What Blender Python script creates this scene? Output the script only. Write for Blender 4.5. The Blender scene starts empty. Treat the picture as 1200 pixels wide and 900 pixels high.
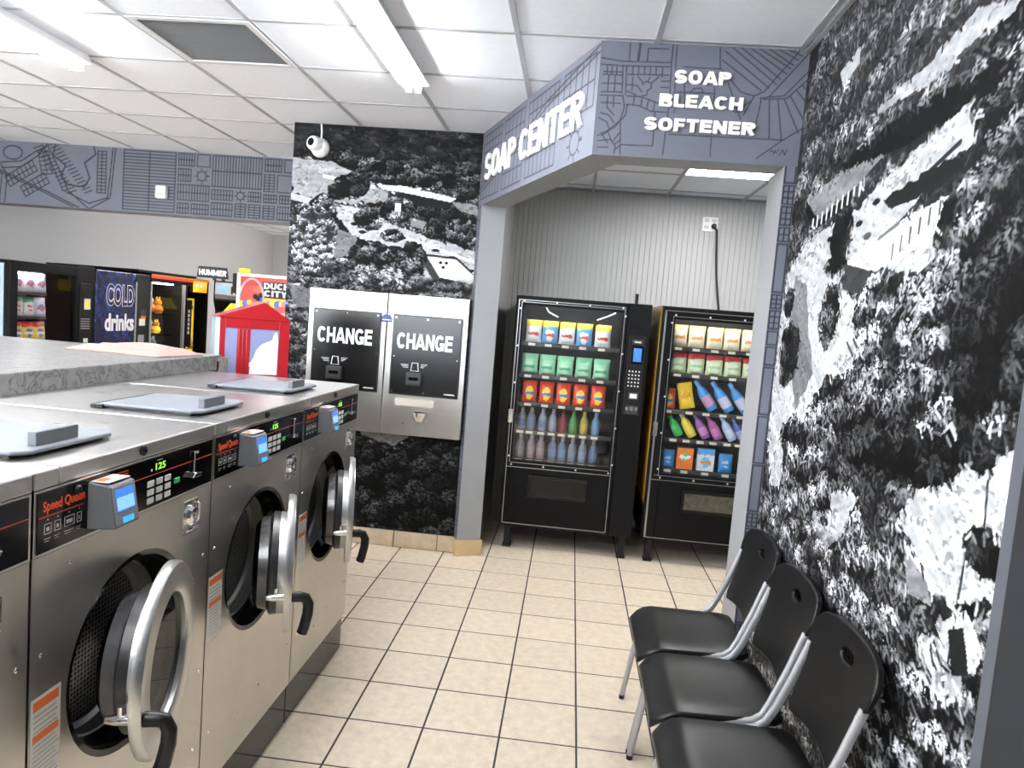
import bpy, bmesh, math, random
import numpy as np
from mathutils import Vector, Matrix

# ------------------------------------------------------------------ camera, world, exposure
SC = bpy.context.scene
COL = SC.collection
cam = bpy.data.cameras.new('camera'); cam_o = bpy.data.objects.new('camera', cam); COL.objects.link(cam_o)
CR = Vector((0.99319453, 0.08491859, 0.07970857)); CU = Vector((-0.08661283, 0.08098536, 0.99294491)); CF = Vector((-0.07786426, 0.99309124, -0.08778926))
cam_o.matrix_world = Matrix(((CR.x, CU.x, -CF.x, -0.1565), (CR.y, CU.y, -CF.y, -3.0502), (CR.z, CU.z, -CF.z, 1.6643), (0, 0, 0, 1)))
cam.sensor_width = 36.0; cam.lens = 840.64 / 1200 * 36; cam.clip_start = 0.02
SC.camera = cam_o
W = bpy.data.worlds.new('world'); SC.world = W; W.use_nodes = True
W.node_tree.nodes['Background'].inputs[0].default_value = (0.86, 0.93, 1.0, 1)
W.node_tree.nodes['Background'].inputs[1].default_value = 6.0
SC.view_settings.view_transform = 'Standard'; SC.view_settings.look = 'None'
SC.view_settings.exposure = 1.55; SC.view_settings.gamma = 1.0; SC.view_settings.use_curve_mapping = False
TUBE_STRENGTH = 29.0
SC.cycles.max_bounces = 8; SC.cycles.diffuse_bounces = 5; SC.cycles.glossy_bounces = 4; SC.cycles.transparent_max_bounces = 12
SC.cycles.caustics_reflective = False; SC.cycles.caustics_refractive = False
SC.cycles.sample_clamp_indirect = 6.0

rnd = random.Random(7)
NR = np.random.RandomState(5)

# ------------------------------------------------------------------ materials
MATS = {}
def mat(name, col=(.5, .5, .5), rough=.5, metal=0.0, emit=0.0, ecol=None, spec=.5, var=0.0, vscale=8.0, bump=0.0, bscale=60.0, stretch=None, coat=0.0, orand=0.0):
    if name in MATS: return MATS[name]
    m = bpy.data.materials.new(name); m.use_nodes = True
    nt = m.node_tree; N = nt.nodes; Lk = nt.links; b = N['Principled BSDF']
    b.inputs['Base Color'].default_value = (*col, 1); b.inputs['Roughness'].default_value = rough; b.inputs['Metallic'].default_value = metal
    b.inputs['Specular IOR Level'].default_value = spec
    if coat: b.inputs['Coat Weight'].default_value = coat; b.inputs['Coat Roughness'].default_value = .08
    if emit:
        b.inputs['Emission Color'].default_value = (*(ecol or col), 1); b.inputs['Emission Strength'].default_value = emit
    if var or bump or orand:
        tc = N.new('ShaderNodeTexCoord'); mp = N.new('ShaderNodeMapping'); Lk.new(tc.outputs['Object'], mp.inputs['Vector'])
        if stretch: mp.inputs['Scale'].default_value = stretch
        if orand:
            oi = N.new('ShaderNodeObjectInfo'); cb = N.new('ShaderNodeCombineXYZ')
            ml = N.new('ShaderNodeMath'); ml.operation = 'MULTIPLY'; ml.inputs[1].default_value = 50; Lk.new(oi.outputs['Random'], ml.inputs[0])
            Lk.new(ml.outputs[0], cb.inputs[0]); Lk.new(ml.outputs[0], cb.inputs[1]); Lk.new(cb.outputs[0], mp.inputs['Location'])
        if var or orand:
            nz = N.new('ShaderNodeTexNoise'); nz.inputs['Scale'].default_value = vscale; nz.inputs['Detail'].default_value = 6; nz.inputs['Roughness'].default_value = .65
            Lk.new(mp.outputs[0], nz.inputs['Vector'])
            mr = N.new('ShaderNodeMapRange'); mr.inputs['From Min'].default_value = .3; mr.inputs['From Max'].default_value = .7
            mr.inputs['To Min'].default_value = 1 - var; mr.inputs['To Max'].default_value = 1 + var * .6; Lk.new(nz.outputs['Fac'], mr.inputs['Value'])
            src = mr.outputs[0]
            if orand:
                r2 = N.new('ShaderNodeMapRange'); r2.inputs['To Min'].default_value = 1 - orand; r2.inputs['To Max'].default_value = 1 + orand; Lk.new(oi.outputs['Random'], r2.inputs['Value'])
                mm = N.new('ShaderNodeMath'); mm.operation = 'MULTIPLY'; Lk.new(src, mm.inputs[0]); Lk.new(r2.outputs[0], mm.inputs[1]); src = mm.outputs[0]
            vm = N.new('ShaderNodeVectorMath'); vm.operation = 'SCALE'; vm.inputs[0].default_value = col; Lk.new(src, vm.inputs['Scale'])
            Lk.new(vm.outputs[0], b.inputs['Base Color'])
        if bump:
            n2 = N.new('ShaderNodeTexNoise'); n2.inputs['Scale'].default_value = bscale; n2.inputs['Detail'].default_value = 4; Lk.new(mp.outputs[0], n2.inputs['Vector'])
            bp = N.new('ShaderNodeBump'); bp.inputs['Strength'].default_value = bump; bp.inputs['Distance'].default_value = .004
            Lk.new(n2.outputs['Fac'], bp.inputs['Height']); Lk.new(bp.outputs[0], b.inputs['Normal'])
    MATS[name] = m; return m

def steel(name, col, rough, stretch=(1, 1, 40), var=.1):
    m = mat(name, col, rough, 1.0, var=var, vscale=3.0)
    nt = m.node_tree; N = nt.nodes; Lk = nt.links; b = N['Principled BSDF']
    tc = N.new('ShaderNodeTexCoord'); mp = N.new('ShaderNodeMapping'); mp.inputs['Scale'].default_value = stretch; Lk.new(tc.outputs['Object'], mp.inputs['Vector'])
    nz = N.new('ShaderNodeTexNoise'); nz.inputs['Scale'].default_value = 6; nz.inputs['Detail'].default_value = 3; Lk.new(mp.outputs[0], nz.inputs['Vector'])
    mr = N.new('ShaderNodeMapRange'); mr.inputs['To Min'].default_value = rough - .08; mr.inputs['To Max'].default_value = rough + .1; Lk.new(nz.outputs['Fac'], mr.inputs['Value'])
    Lk.new(mr.outputs[0], b.inputs['Roughness'])
    bp = N.new('ShaderNodeBump'); bp.inputs['Strength'].default_value = .05; bp.inputs['Distance'].default_value = .002; Lk.new(nz.outputs['Fac'], bp.inputs['Height']); Lk.new(bp.outputs[0], b.inputs['Normal'])
    return m

def glass(name, tint=(1, 1, 1), gl=1.0):
    if name in MATS: return MATS[name]
    m = bpy.data.materials.new(name); m.use_nodes = True; nt = m.node_tree; N = nt.nodes; N.clear(); Lk = nt.links
    o = N.new('ShaderNodeOutputMaterial'); mx = N.new('ShaderNodeMixShader'); t = N.new('ShaderNodeBsdfTransparent'); g = N.new('ShaderNodeBsdfGlossy'); f = N.new('ShaderNodeFresnel')
    ge = N.new('ShaderNodeNewGeometry'); io = N.new('ShaderNodeMapRange'); io.inputs['To Min'].default_value = 1.45; io.inputs['To Max'].default_value = 1 / 1.45; Lk.new(ge.outputs['Backfacing'], io.inputs['Value']); Lk.new(io.outputs[0], f.inputs['IOR'])
    t.inputs[0].default_value = (*tint, 1); g.inputs['Roughness'].default_value = .02; g.inputs[0].default_value = (gl, gl, gl, 1)
    Lk.new(f.outputs[0], mx.inputs[0]); Lk.new(t.outputs[0], mx.inputs[1]); Lk.new(g.outputs[0], mx.inputs[2]); Lk.new(mx.outputs[0], o.inputs[0])
    MATS[name] = m; return m

def print_mat(name, rough=.45, bump=0.0, spec=.3):          # flat print held in the mesh's own colour attribute
    if name in MATS: return MATS[name]
    m = bpy.data.materials.new(name); m.use_nodes = True; nt = m.node_tree; N = nt.nodes; b = N['Principled BSDF']; b.inputs['Roughness'].default_value = rough; b.inputs['Specular IOR Level'].default_value = spec
    a = N.new('ShaderNodeAttribute'); a.attribute_name = 'print'; nt.links.new(a.outputs['Color'], b.inputs['Base Color'])
    if bump:
        tc = N.new('ShaderNodeTexCoord'); n2 = N.new('ShaderNodeTexNoise'); n2.inputs['Scale'].default_value = 45; n2.inputs['Detail'].default_value = 3
        nt.links.new(tc.outputs['Object'], n2.inputs['Vector']); bp = N.new('ShaderNodeBump'); bp.inputs['Strength'].default_value = bump; bp.inputs['Distance'].default_value = .003
        nt.links.new(n2.outputs['Fac'], bp.inputs['Height']); nt.links.new(bp.outputs[0], b.inputs['Normal'])
    MATS[name] = m; return m

def bag_mat(name, top, body, blob, stripe, cz=.42, cr=.26, rough=.3):   # printed plastic packs: band on top, disc and stripe on the front
    if name in MATS: return MATS[name]
    m = bpy.data.materials.new(name); m.use_nodes = True; nt = m.node_tree; N = nt.nodes; Lk = nt.links; b = N['Principled BSDF']; b.inputs['Roughness'].default_value = rough
    tc = N.new('ShaderNodeTexCoord'); sp = N.new('ShaderNodeSeparateXYZ')
    nz = N.new('ShaderNodeTexNoise'); nz.inputs['Scale'].default_value = 5; Lk.new(tc.outputs['Generated'], nz.inputs['Vector'])
    vm = N.new('ShaderNodeVectorMath'); vm.operation = 'MULTIPLY_ADD'; vm.inputs[1].default_value = (.3, .3, .3); Lk.new(nz.outputs['Color'], vm.inputs[0]); 
    ad = N.new('ShaderNodeVectorMath'); ad.operation = 'ADD'; ad.inputs[1].default_value = (-.15, -.15, -.15); Lk.new(tc.outputs['Generated'], ad.inputs[0]); Lk.new(ad.outputs[0], vm.inputs[2])
    Lk.new(vm.outputs[0], sp.inputs[0])
    def math_(op, a, bb):
        n = N.new('ShaderNodeMath'); n.operation = op
        for i, v in enumerate((a, bb)):
            if isinstance(v, (int, float)): n.inputs[i].default_value = v
            else: Lk.new(v, n.inputs[i])
        return n.outputs[0]
    def mix(f, a, bb):
        n = N.new('ShaderNodeMix'); n.data_type = 'RGBA'; Lk.new(f, n.inputs[0])
        for i, v in ((6, a), (7, bb)):
            if isinstance(v, tuple): n.inputs[i].default_value = (*v, 1)
            else: Lk.new(v, n.inputs[i])
        return n.outputs[2]
    z = sp.outputs[2]; x = sp.outputs[0]
    c = mix(math_('GREATER_THAN', z, .72), body, top)
    dx = math_('SUBTRACT', x, .5); dz = math_('SUBTRACT', z, cz)
    d2 = math_('ADD', math_('MULTIPLY', dx, dx), math_('MULTIPLY', dz, dz))
    c = mix(math_('LESS_THAN', d2, cr * cr), c, blob)
    st = math_('LESS_THAN', math_('ABSOLUTE', math_('SUBTRACT', z, cz - .02), 0), .07)
    st = math_('MULTIPLY', st, math_('LESS_THAN', math_('ABSOLUTE', dx, 0), .33))
    c = mix(st, c, stripe); Lk.new(c, b.inputs['Base Color'])
    MATS[name] = m; return m

# ------------------------------------------------------------------ mesh builder
def root_loc(o):
    l = Vector((0, 0, 0))
    while o is not None: l = l + o.location; o = o.parent
    return l
class MB:
    def __init__(s): s.v = []; s.f = []
    def add(s, vs, fs):
        o = len(s.v); s.v += [tuple(v) for v in vs]; s.f += [tuple(i + o for i in f) for f in fs]; return s
    def box(s, x0, x1, y0, y1, z0, z1):
        return s.add([(x0, y0, z0), (x1, y0, z0), (x1, y1, z0), (x0, y1, z0), (x0, y0, z1), (x1, y0, z1), (x1, y1, z1), (x0, y1, z1)],
                     [(0, 3, 2, 1), (4, 5, 6, 7), (0, 1, 5, 4), (1, 2, 6, 5), (2, 3, 7, 6), (3, 0, 4, 7)])
    def prism(s, poly, z0, z1):               # plan polygon, counter-clockwise
        n = len(poly)
        return s.add([(x, y, z0) for x, y in poly] + [(x, y, z1) for x, y in poly],
                     [tuple(range(n - 1, -1, -1)), tuple(range(n, 2 * n))] + [(i, (i + 1) % n, n + (i + 1) % n, n + i) for i in range(n)])
    def extr(s, poly, axis, a, b):            # polygon in the two other axes, pushed along axis
        n = len(poly)
        def P(p, t):
            return (t, p[0], p[1]) if axis == 0 else (p[0], t, p[1]) if axis == 1 else (p[0], p[1], t)
        return s.add([P(p, a) for p in poly] + [P(p, b) for p in poly],
                     [tuple(range(n - 1, -1, -1)), tuple(range(n, 2 * n))] + [(i, (i + 1) % n, n + (i + 1) % n, n + i) for i in range(n)])
    def tube(s, path, r, n=8, ry=None, cap=True):  # swept along a polyline; ry = second radius
        ry = ry or r; P = [Vector(p) for p in path]; o = len(s.v); m = len(P)
        prevN = None
        for i, p in enumerate(P):
            t = (P[min(i + 1, m - 1)] - P[max(i - 1, 0)]).normalized()
            if prevN is None:
                ref = Vector((0, 0, 1)) if abs(t.z) < .9 else Vector((0, 1, 0)); nn = ref.cross(t).normalized()
            else:
                nn = (prevN - t * prevN.dot(t)).normalized()
            prevN = nn; bb = t.cross(nn)
            for k in range(n):
                a = 2 * math.pi * (k + .5) / n
                s.v.append(tuple(p + nn * (r * math.cos(a)) + bb * (ry * math.sin(a))))
        for i in range(m - 1):
            for k in range(n):
                k2 = (k + 1) % n; s.f.append((o + i * n + k, o + i * n + k2, o + (i + 1) * n + k2, o + (i + 1) * n + k))
        if cap: s.f.append(tuple(o + k for k in range(n - 1, -1, -1))); s.f.append(tuple(o + (m - 1) * n + k for k in range(n)))
        return s
    def lathe(s, prof, org=(0, 0, 0), axis=(0, 0, 1), n=24, closed=False):   # prof = [(radius, height)]
        ax = Vector(axis).normalized(); ref = Vector((0, 0, 1)) if abs(ax.z) < .9 else Vector((1, 0, 0))
        u = ref.cross(ax).normalized(); w = ax.cross(u); O = Vector(org); o = len(s.v)
        for r, h in prof:
            for k in range(n):
                a = 2 * math.pi * k / n; s.v.append(tuple(O + ax * h + u * (r * math.cos(a)) + w * (r * math.sin(a))))
        m = len(prof); rng = m if closed else m - 1
        for i in range(rng):
            j = (i + 1) % m
            for k in range(n):
                k2 = (k + 1) % n; s.f.append((o + i * n + k, o + i * n + k2, o + j * n + k2, o + j * n + k))
        if not closed:
            if prof[0][0] > 1e-5: s.f.append(tuple(o + k for k in range(n - 1, -1, -1)))
            if prof[-1][0] > 1e-5: s.f.append(tuple(o + (m - 1) * n + k for k in range(n)))
        return s
    def disc(s, c, axis, r, h, n=16):
        return s.lathe([(r, 0), (r, h)], c, axis, n)
    def mesh(s, name, m, smooth=False):
        me = bpy.data.meshes.new(name); me.from_pydata(s.v, [], s.f); me.update()
        if m: me.materials.append(m)
        if smooth:
            me.polygons.foreach_set('use_smooth', [True] * len(me.polygons)); me.set_sharp_from_angle(angle=math.radians(40))
        return me
    def build(s, name, m, parent=None, smooth=False, bev=0, world=False, seg=2, label=None):
        if world and parent is not None:
            l = root_loc(parent); s.v = [(a - l.x, b - l.y, c - l.z) for a, b, c in s.v]
        o = bpy.data.objects.new(name, s.mesh(name, m, smooth)); COL.objects.link(o)
        if parent is not None: o.parent = parent
        if bev:
            md = o.modifiers.new('bevel', 'BEVEL'); md.width = bev; md.segments = seg; md.limit_method = 'ANGLE'; md.angle_limit = math.radians(40); md.harden_normals = False
        if label: o['label'] = label
        return o

def tag(o, label=None, cat=None, group=None, kind=None):
    if label: o['label'] = label
    if cat: o['category'] = cat
    if group: o['group'] = group
    if kind: o['kind'] = kind
    return o
def thing(name, label, cat, loc=(0, 0, 0), rz=0, group=None):
    o = bpy.data.objects.new(name, None); COL.objects.link(o); o.location = loc; o.rotation_euler = (0, 0, rz); o.empty_display_size = .1
    return tag(o, label, cat, group)
def struct(o): o['kind'] = 'structure'; return o
def bx(x0, x1, y0, y1, z0, z1): return MB().box(x0, x1, y0, y1, z0, z1)

def text_verts(body, offset=0.0, extrude=0.0, res=4):
    cu = bpy.data.curves.new('t', 'FONT'); cu.body = body; cu.size = 1; cu.offset = offset; cu.extrude = extrude; cu.resolution_u = res
    ob = bpy.data.objects.new('t', cu); COL.objects.link(ob)
    dg = bpy.context.evaluated_depsgraph_get(); me = bpy.data.meshes.new_from_object(ob.evaluated_get(dg))
    v = np.empty(len(me.vertices) * 3); me.vertices.foreach_get('co', v); v = v.reshape(-1, 3)
    f = [tuple(p.vertices) for p in me.polygons]
    bpy.data.objects.remove(ob); bpy.data.curves.remove(cu); bpy.data.meshes.remove(me)
    return v, f
def text(name, body, org, right, up, w, h, m, parent=None, depth=.001, offset=.0, split=False, world=False):
    """lettering w by h with its lower left corner at org; split=True returns one object per glyph"""
    v, f = text_verts(body, offset, .05)
    mn = v.min(0); mx = v.max(0); sz = mx - mn
    r = Vector(right).normalized(); u = Vector(up).normalized(); n = r.cross(u); o = Vector(org)
    if world and parent is not None: o = o - root_loc(parent)
    V = [tuple(o + r * ((a - mn[0]) / sz[0] * w) + u * ((b - mn[1]) / sz[1] * h) + n * ((c - mn[2]) / sz[2] * depth)) for a, b, c in v]
    if not split:
        mb = MB(); mb.v = V; mb.f = f; return mb.build(name, m, parent)
    par = list(range(len(V)))
    def find(i):
        while par[i] != i: par[i] = par[par[i]]; i = par[i]
        return i
    for fc in f:
        a = find(fc[0])
        for i in fc[1:]: par[find(i)] = a
    key = {}                                   # merge coincident verts of front, side and back
    for i, p in enumerate(V):
        k = tuple(round(c, 5) for c in p)
        if k in key: par[find(i)] = find(key[k])
        else: key[k] = i
    comp = {}
    for fc in f: comp.setdefault(find(fc[0]), []).append(fc)
    out = []
    for fs in sorted(comp.values(), key=lambda q: (Vector(V[q[0][0]]) - o).dot(r)):
        ids = sorted({i for q in fs for i in q}); mp = {i: k for k, i in enumerate(ids)}
        mb = MB(); mb.v = [V[i] for i in ids]; mb.f = [tuple(mp[i] for i in q) for q in fs]
        out.append(mb.build(name, m, parent))
    return out

def grid_print(name, org, du, dv, w, h, img, m, parent=None):
    """flat printed sheet, img[rows from bottom, cols, 3] sits in its colour attribute"""
    H, Wd = img.shape[:2]
    u = np.linspace(0, w, Wd); vv = np.linspace(0, h, H); U, V = np.meshgrid(u, vv)
    P = np.array(org)[None, None] + U[..., None] * np.array(du) + V[..., None] * np.array(dv)
    if parent is not None: P = P - np.array(parent.location)
    idx = np.arange(H * Wd).reshape(H, Wd)
    q = np.stack([idx[:-1, :-1], idx[:-1, 1:], idx[1:, 1:], idx[1:, :-1]], -1).reshape(-1, 4)
    me = bpy.data.meshes.new(name); me.vertices.add(H * Wd); me.vertices.foreach_set('co', P.reshape(-1).astype(np.float32))
    me.loops.add(len(q) * 4); me.polygons.add(len(q)); me.loops.foreach_set('vertex_index', q.reshape(-1).astype(np.int32))
    me.polygons.foreach_set('loop_start', np.arange(0, len(q) * 4, 4, dtype=np.int32)); me.update(calc_edges=True)
    at = me.color_attributes.new('print', 'FLOAT_COLOR', 'POINT')
    rgba = np.ones((H * Wd, 4), np.float32); rgba[:, :3] = img.reshape(-1, 3); at.data.foreach_set('color', rgba.reshape(-1))
    me.materials.append(m); o = bpy.data.objects.new(name, me); COL.objects.link(o)
    if parent is not None: o.parent = parent
    return o

# ------------------------------------------------------------------ print painter (numpy)
LAT = NR.rand(256, 256)
def vnoise(u, v, s=0):
    u = u + s * 17.31; v = v + s * 9.17; i = np.floor(u).astype(int); j = np.floor(v).astype(int); a = u - i; b = v - j
    a = a * a * (3 - 2 * a); b = b * b * (3 - 2 * b)
    g = lambda x, y: LAT[x & 255, y & 255]
    return (g(i, j) * (1 - a) + g(i + 1, j) * a) * (1 - b) + (g(i, j + 1) * (1 - a) + g(i + 1, j + 1) * a) * b
def fbm(u, v, o=4, s=0):
    r = 0; t = 0; k = 1.0
    for n in range(o): r = r + k * vnoise(u * 2 ** n, v * 2 ** n, s + n); t += k; k *= .55
    return r / t
def worley(u, v, s=0):
    i = np.floor(u).astype(int); j = np.floor(v).astype(int); best = np.full(u.shape, 9.0); bx_ = np.zeros(u.shape); by_ = np.zeros(u.shape); bid = np.zeros(u.shape)
    for di in (-1, 0, 1):
        for dj in (-1, 0, 1):
            a = LAT[(i + di + s * 7) & 255, (j + dj) & 255]; b = LAT[(j + dj + s * 13) & 255, (i + di + 91) & 255]
            x = u - (i + di + a); y = v - (j + dj + b); d = x * x + y * y; mk = d < best
            best = np.where(mk, d, best); bx_ = np.where(mk, x, bx_); by_ = np.where(mk, y, by_); bid = np.where(mk, (a * 7.3 + b * 3.1) % 1, bid)
    return np.sqrt(best), bx_, by_, bid
def sst(a, b, x): t = np.clip((x - a) / (b - a), 0, 1); return t * t * (3 - 2 * t)
def foliage(U, V, s, bright, dark=.012, seed=0, aspect=1.0, light=(-.5, .9)):
    wu = U + (fbm(U / s * 3, V / s * 3, 3, seed + 3) - .5) * s * .7; wv = V + (fbm(U / s * 3, V / s * 3, 3, seed + 8) - .5) * s * .7
    F, dx, dy, cid = worley(wu / (s * aspect), wv / s, seed)
    sh = np.clip(.42 + light[0] * dx * .8 + light[1] * dy * 1.0, 0, 1) * (1 - sst(.45, .85, F) * .8)
    n = fbm(U / (s * .13 * aspect), V / (s * .11), 2, seed + 5); rg = 1 - np.abs(2 * n - 1); n2 = fbm(U / (s * .07 * aspect), V / (s * .05), 2, seed + 11)
    leaf = sst(.66, .96, rg) * .75 + sst(.54, .70, n2) * .7
    return dark * .45 + bright * 1.15 * leaf * sh ** 2.0 * (.5 + .8 * cid)
def in_poly(U, V, poly):
    r = np.zeros(U.shape, bool); n = len(poly)
    for k in range(n):
        x0, y0 = poly[k]; x1, y1 = poly[(k + 1) % n]
        if y0 == y1: continue
        c = ((V >= min(y0, y1)) & (V < max(y0, y1))); r ^= c & (U < x0 + (V - y0) * (x1 - x0) / (y1 - y0))
    return r
def dist_seg(U, V, a, b):
    ax, ay = a; dx = b[0] - ax; dy = b[1] - ay; t = np.clip(((U - ax) * dx + (V - ay) * dy) / (dx * dx + dy * dy + 1e-12), 0, 1)
    return np.hypot(U - ax - t * dx, V - ay - t * dy)
class Canvas:
    def __init__(s, u0, u1, v0, v1, nu, nv, val=0.0):
        s.u = np.linspace(u0, u1, nu); s.vv = np.linspace(v0, v1, nv); s.U, s.V = np.meshgrid(s.u, s.vv); s.a = np.full(s.U.shape, val); s.t = np.ones(s.U.shape, bool); s.d = (u1 - u0) / nu, (v1 - v0) / nv
    def fill(s, poly, val, wob=0.0, ws=.05):
        U, V = s.U, s.V
        if wob: U = U + (fbm(s.U / ws, s.V / ws, 3, 4) - .5) * wob * 2; V = V + (fbm(s.U / ws, s.V / ws, 3, 9) - .5) * wob * 2
        mk = in_poly(U, V, poly); s.t[mk] = False; s.a[mk] = val[mk] if isinstance(val, np.ndarray) else val
    def blob(s, cu, cv, ru, rv, val, wob=.35, ws=.12, seed=0):
        ang = fbm(s.U / ws, s.V / ws, 4, 20 + seed) - .5
        mk = ((s.U - cu) / ru) ** 2 + ((s.V - cv) / rv) ** 2 + ang * wob * 4 < 1; s.t[mk] = isinstance(val, np.ndarray); s.a[mk] = val[mk] if isinstance(val, np.ndarray) else val
    def line(s, pts, w, val, soft=None, mode='set'):
        for p, q in zip(pts[:-1], pts[1:]):
            m = w * 2 + max(s.d) * 2
            iu = np.searchsorted(s.u, [min(p[0], q[0]) - m, max(p[0], q[0]) + m]); iv = np.searchsorted(s.vv, [min(p[1], q[1]) - m, max(p[1], q[1]) + m])
            if iu[1] <= iu[0] or iv[1] <= iv[0]: continue
            sl = (slice(iv[0], iv[1]), slice(iu[0], iu[1])); d = dist_seg(s.U[sl], s.V[sl], p, q); so = soft or max(s.d) * .7
            k = np.clip((w / 2 + so - d) / so, 0, 1); s.a[sl] = s.a[sl] * (1 - k) + val * k
    def strokes(s, n, lu, lv, w, seed, gain=2.0, droop=1.2):
        r = random.Random(seed); H, Wd = s.a.shape; k = 6
        c0 = np.cumsum(np.cumsum(np.pad(s.a, ((k, k), (k, k)), mode='edge'), 0), 1); sm = (c0[2 * k:, 2 * k:] - c0[:-2 * k, 2 * k:] - c0[2 * k:, :-2 * k] + c0[:-2 * k, :-2 * k]) / (4 * k * k)
        for _ in range(n):
            i, j = r.randrange(H), r.randrange(Wd)
            if not s.t[i, j] or (s.vv[i] > 2.1 and r.random() < .55): continue
            b = sm[i, j]; br = min(.95, b * gain * r.uniform(.6, 1.7)) if r.random() < .62 else .006
            a = r.gauss(droop, .7); q = r.uniform(.5, 1.3); du, dv = math.cos(a) * lu * q, -abs(math.sin(a)) * lv * q; u0, v0 = s.u[j], s.vv[i]; cv = r.uniform(-.5, .5)
            s.line([(u0, v0), (u0 + du * .5 + dv * cv * .4, v0 + dv * .5 + du * cv * .2), (u0 + du, v0 + dv)], w, br, soft=max(s.d) * .8)
    def rgb(s, tint=(1, 1, 1)):
        return np.clip(s.a, 0, 1)[..., None] * np.array(tint)

# ------------------------------------------------------------------ heavy block letters, each glyph swept from strokes
def glyph(ch, s):
    h = s / 2
    def arc(cx, cy, rx, ry, a0, a1, n=18, e=2.35):
        out = []
        for k in range(n + 1):
            a = math.radians(a0 + (a1 - a0) * k / n); c_, s_ = math.cos(a), math.sin(a)
            out.append((cx + rx * math.copysign(abs(c_) ** (2 / e), c_), cy + ry * math.copysign(abs(s_) ** (2 / e), s_)))
        return out
    w = {'M': .92, 'A': .80, 'O': .80, 'C': .76, 'G': .80, 'N': .76, 'H': .76, 'R': .76, 'B': .74, 'D': .76, 'S': .72, 'P': .70, 'U': .74, 'K': .78, 'E': .66, 'F': .62, 'L': .60, 'T': .68, 'Y': .74, 'I': s + .02}[ch]
    r = w - h; m = w / 2; st = [(h, 0), (h, 1)]
    G = {'O': [arc(m, .5, m - h, .5 - h, 0, 360, 30) ], 'C': [arc(m, .5, m - h, .5 - h, 38, 322, 26)], 'G': [arc(m, .5, m - h, .5 - h, 38, 330, 26), [(m + .02, .42), (r, .42), (r, .04)]],
         'S': [arc(m, .5 + (.5 - h) / 2, m - h, (.5 - h) / 2, 22, 268, 18, 2.1) + arc(m, .5 - (.5 - h) / 2, m - h, (.5 - h) / 2, 88, -158, 18, 2.1)],
         'A': [[(h * .62, -.02), (m - h * .12, 1.02)], [(w - h * .62, -.02), (m + h * .12, 1.02)], [(w * .22, .27), (w * .78, .27)]], 'P': [st, [(h, 1 - h), (m, 1 - h)] + arc(m, .72, r - m, .28 - h, 90, -90, 10) + [(h, .44 + h)]],
         'R': [st, [(h, 1 - h), (m, 1 - h)] + arc(m, .73, r - m, .27 - h, 90, -90, 10) + [(h, .46 + h)], [(m * .95, .5), (w - h * .95, 0)]],
         'B': [st, [(h, 1 - h), (m, 1 - h)] + arc(m, .75, r - m - .02, .25 - h, 90, -90, 10) + [(h, .5)], [(h, .52), (m, .52)] + arc(m, .30 - h * .25, r - m, .30 - h * .75, 90, -90, 10) + [(h, h)]],
         'D': [st, [(h, 1 - h), (m * .9, 1 - h)] + arc(m * .9, .5, r - m * .9, .5 - h, 90, -90, 14) + [(h, h)]], 'E': [st, [(h, 1 - h), (w, 1 - h)], [(h, .52), (w * .94, .52)], [(h, h), (w, h)]], 'F': [st, [(h, 1 - h), (w, 1 - h)], [(h, .5), (w * .92, .5)]],
         'L': [st, [(h, h), (w, h)]], 'T': [[(m, 0), (m, 1)], [(0, 1 - h), (w, 1 - h)]], 'H': [st, [(r, 0), (r, 1)], [(h, .5), (r, .5)]], 'N': [st, [(r, 0), (r, 1)], [(h * 1.1, 1 - h * .3), (w - h * 1.1, h * .3)]],
         'M': [st, [(r, 0), (r, 1)], [(h * 1.1, 1 - h * .3), (m, .12), (w - h * 1.1, 1 - h * .3)]], 'U': [[(h, 1)] + arc(m, .38, m - h, .38 - h, 180, 360, 14) + [(r, 1)]], 'K': [st, [(h, .38), (w - h * .8, 1)], [(m * .85, .55), (w - h * .8, 0)]],
         'Y': [[(h * .8, 1), (m, .45), (w - h * .8, 1)], [(m, 0), (m, .5)]], 'I': [[(w / 2, 0), (w / 2, 1)]]}
    return w, G[ch]
def ribbon(pts, t):
    n = len(pts); closed = math.hypot(pts[0][0] - pts[-1][0], pts[0][1] - pts[-1][1]) < 1e-6; L = []; R_ = []
    if closed: pts = pts[:-1]; n -= 1
    for i in range(n):
        a = pts[i - 1] if i > 0 or closed else pts[i]; b_ = pts[(i + 1) % n] if i < n - 1 or closed else pts[i]; p_ = pts[i]
        d1_ = Vector((p_[0] - a[0], p_[1] - a[1])); d2_ = Vector((b_[0] - p_[0], b_[1] - p_[1]))
        d1_ = d1_.normalized() if d1_.length > 1e-9 else d2_.normalized(); d2_ = d2_.normalized() if d2_.length > 1e-9 else d1_
        tg = (d1_ + d2_); tg = tg.normalized() if tg.length > 1e-6 else d1_; nn = Vector((-tg.y, tg.x)); k = t / 2 / max(.55, nn.dot(Vector((-d1_.y, d1_.x))))
        L.append((p_[0] + nn.x * k, p_[1] + nn.y * k)); R_.append((p_[0] - nn.x * k, p_[1] - nn.y * k))
    return L, R_, closed
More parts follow.
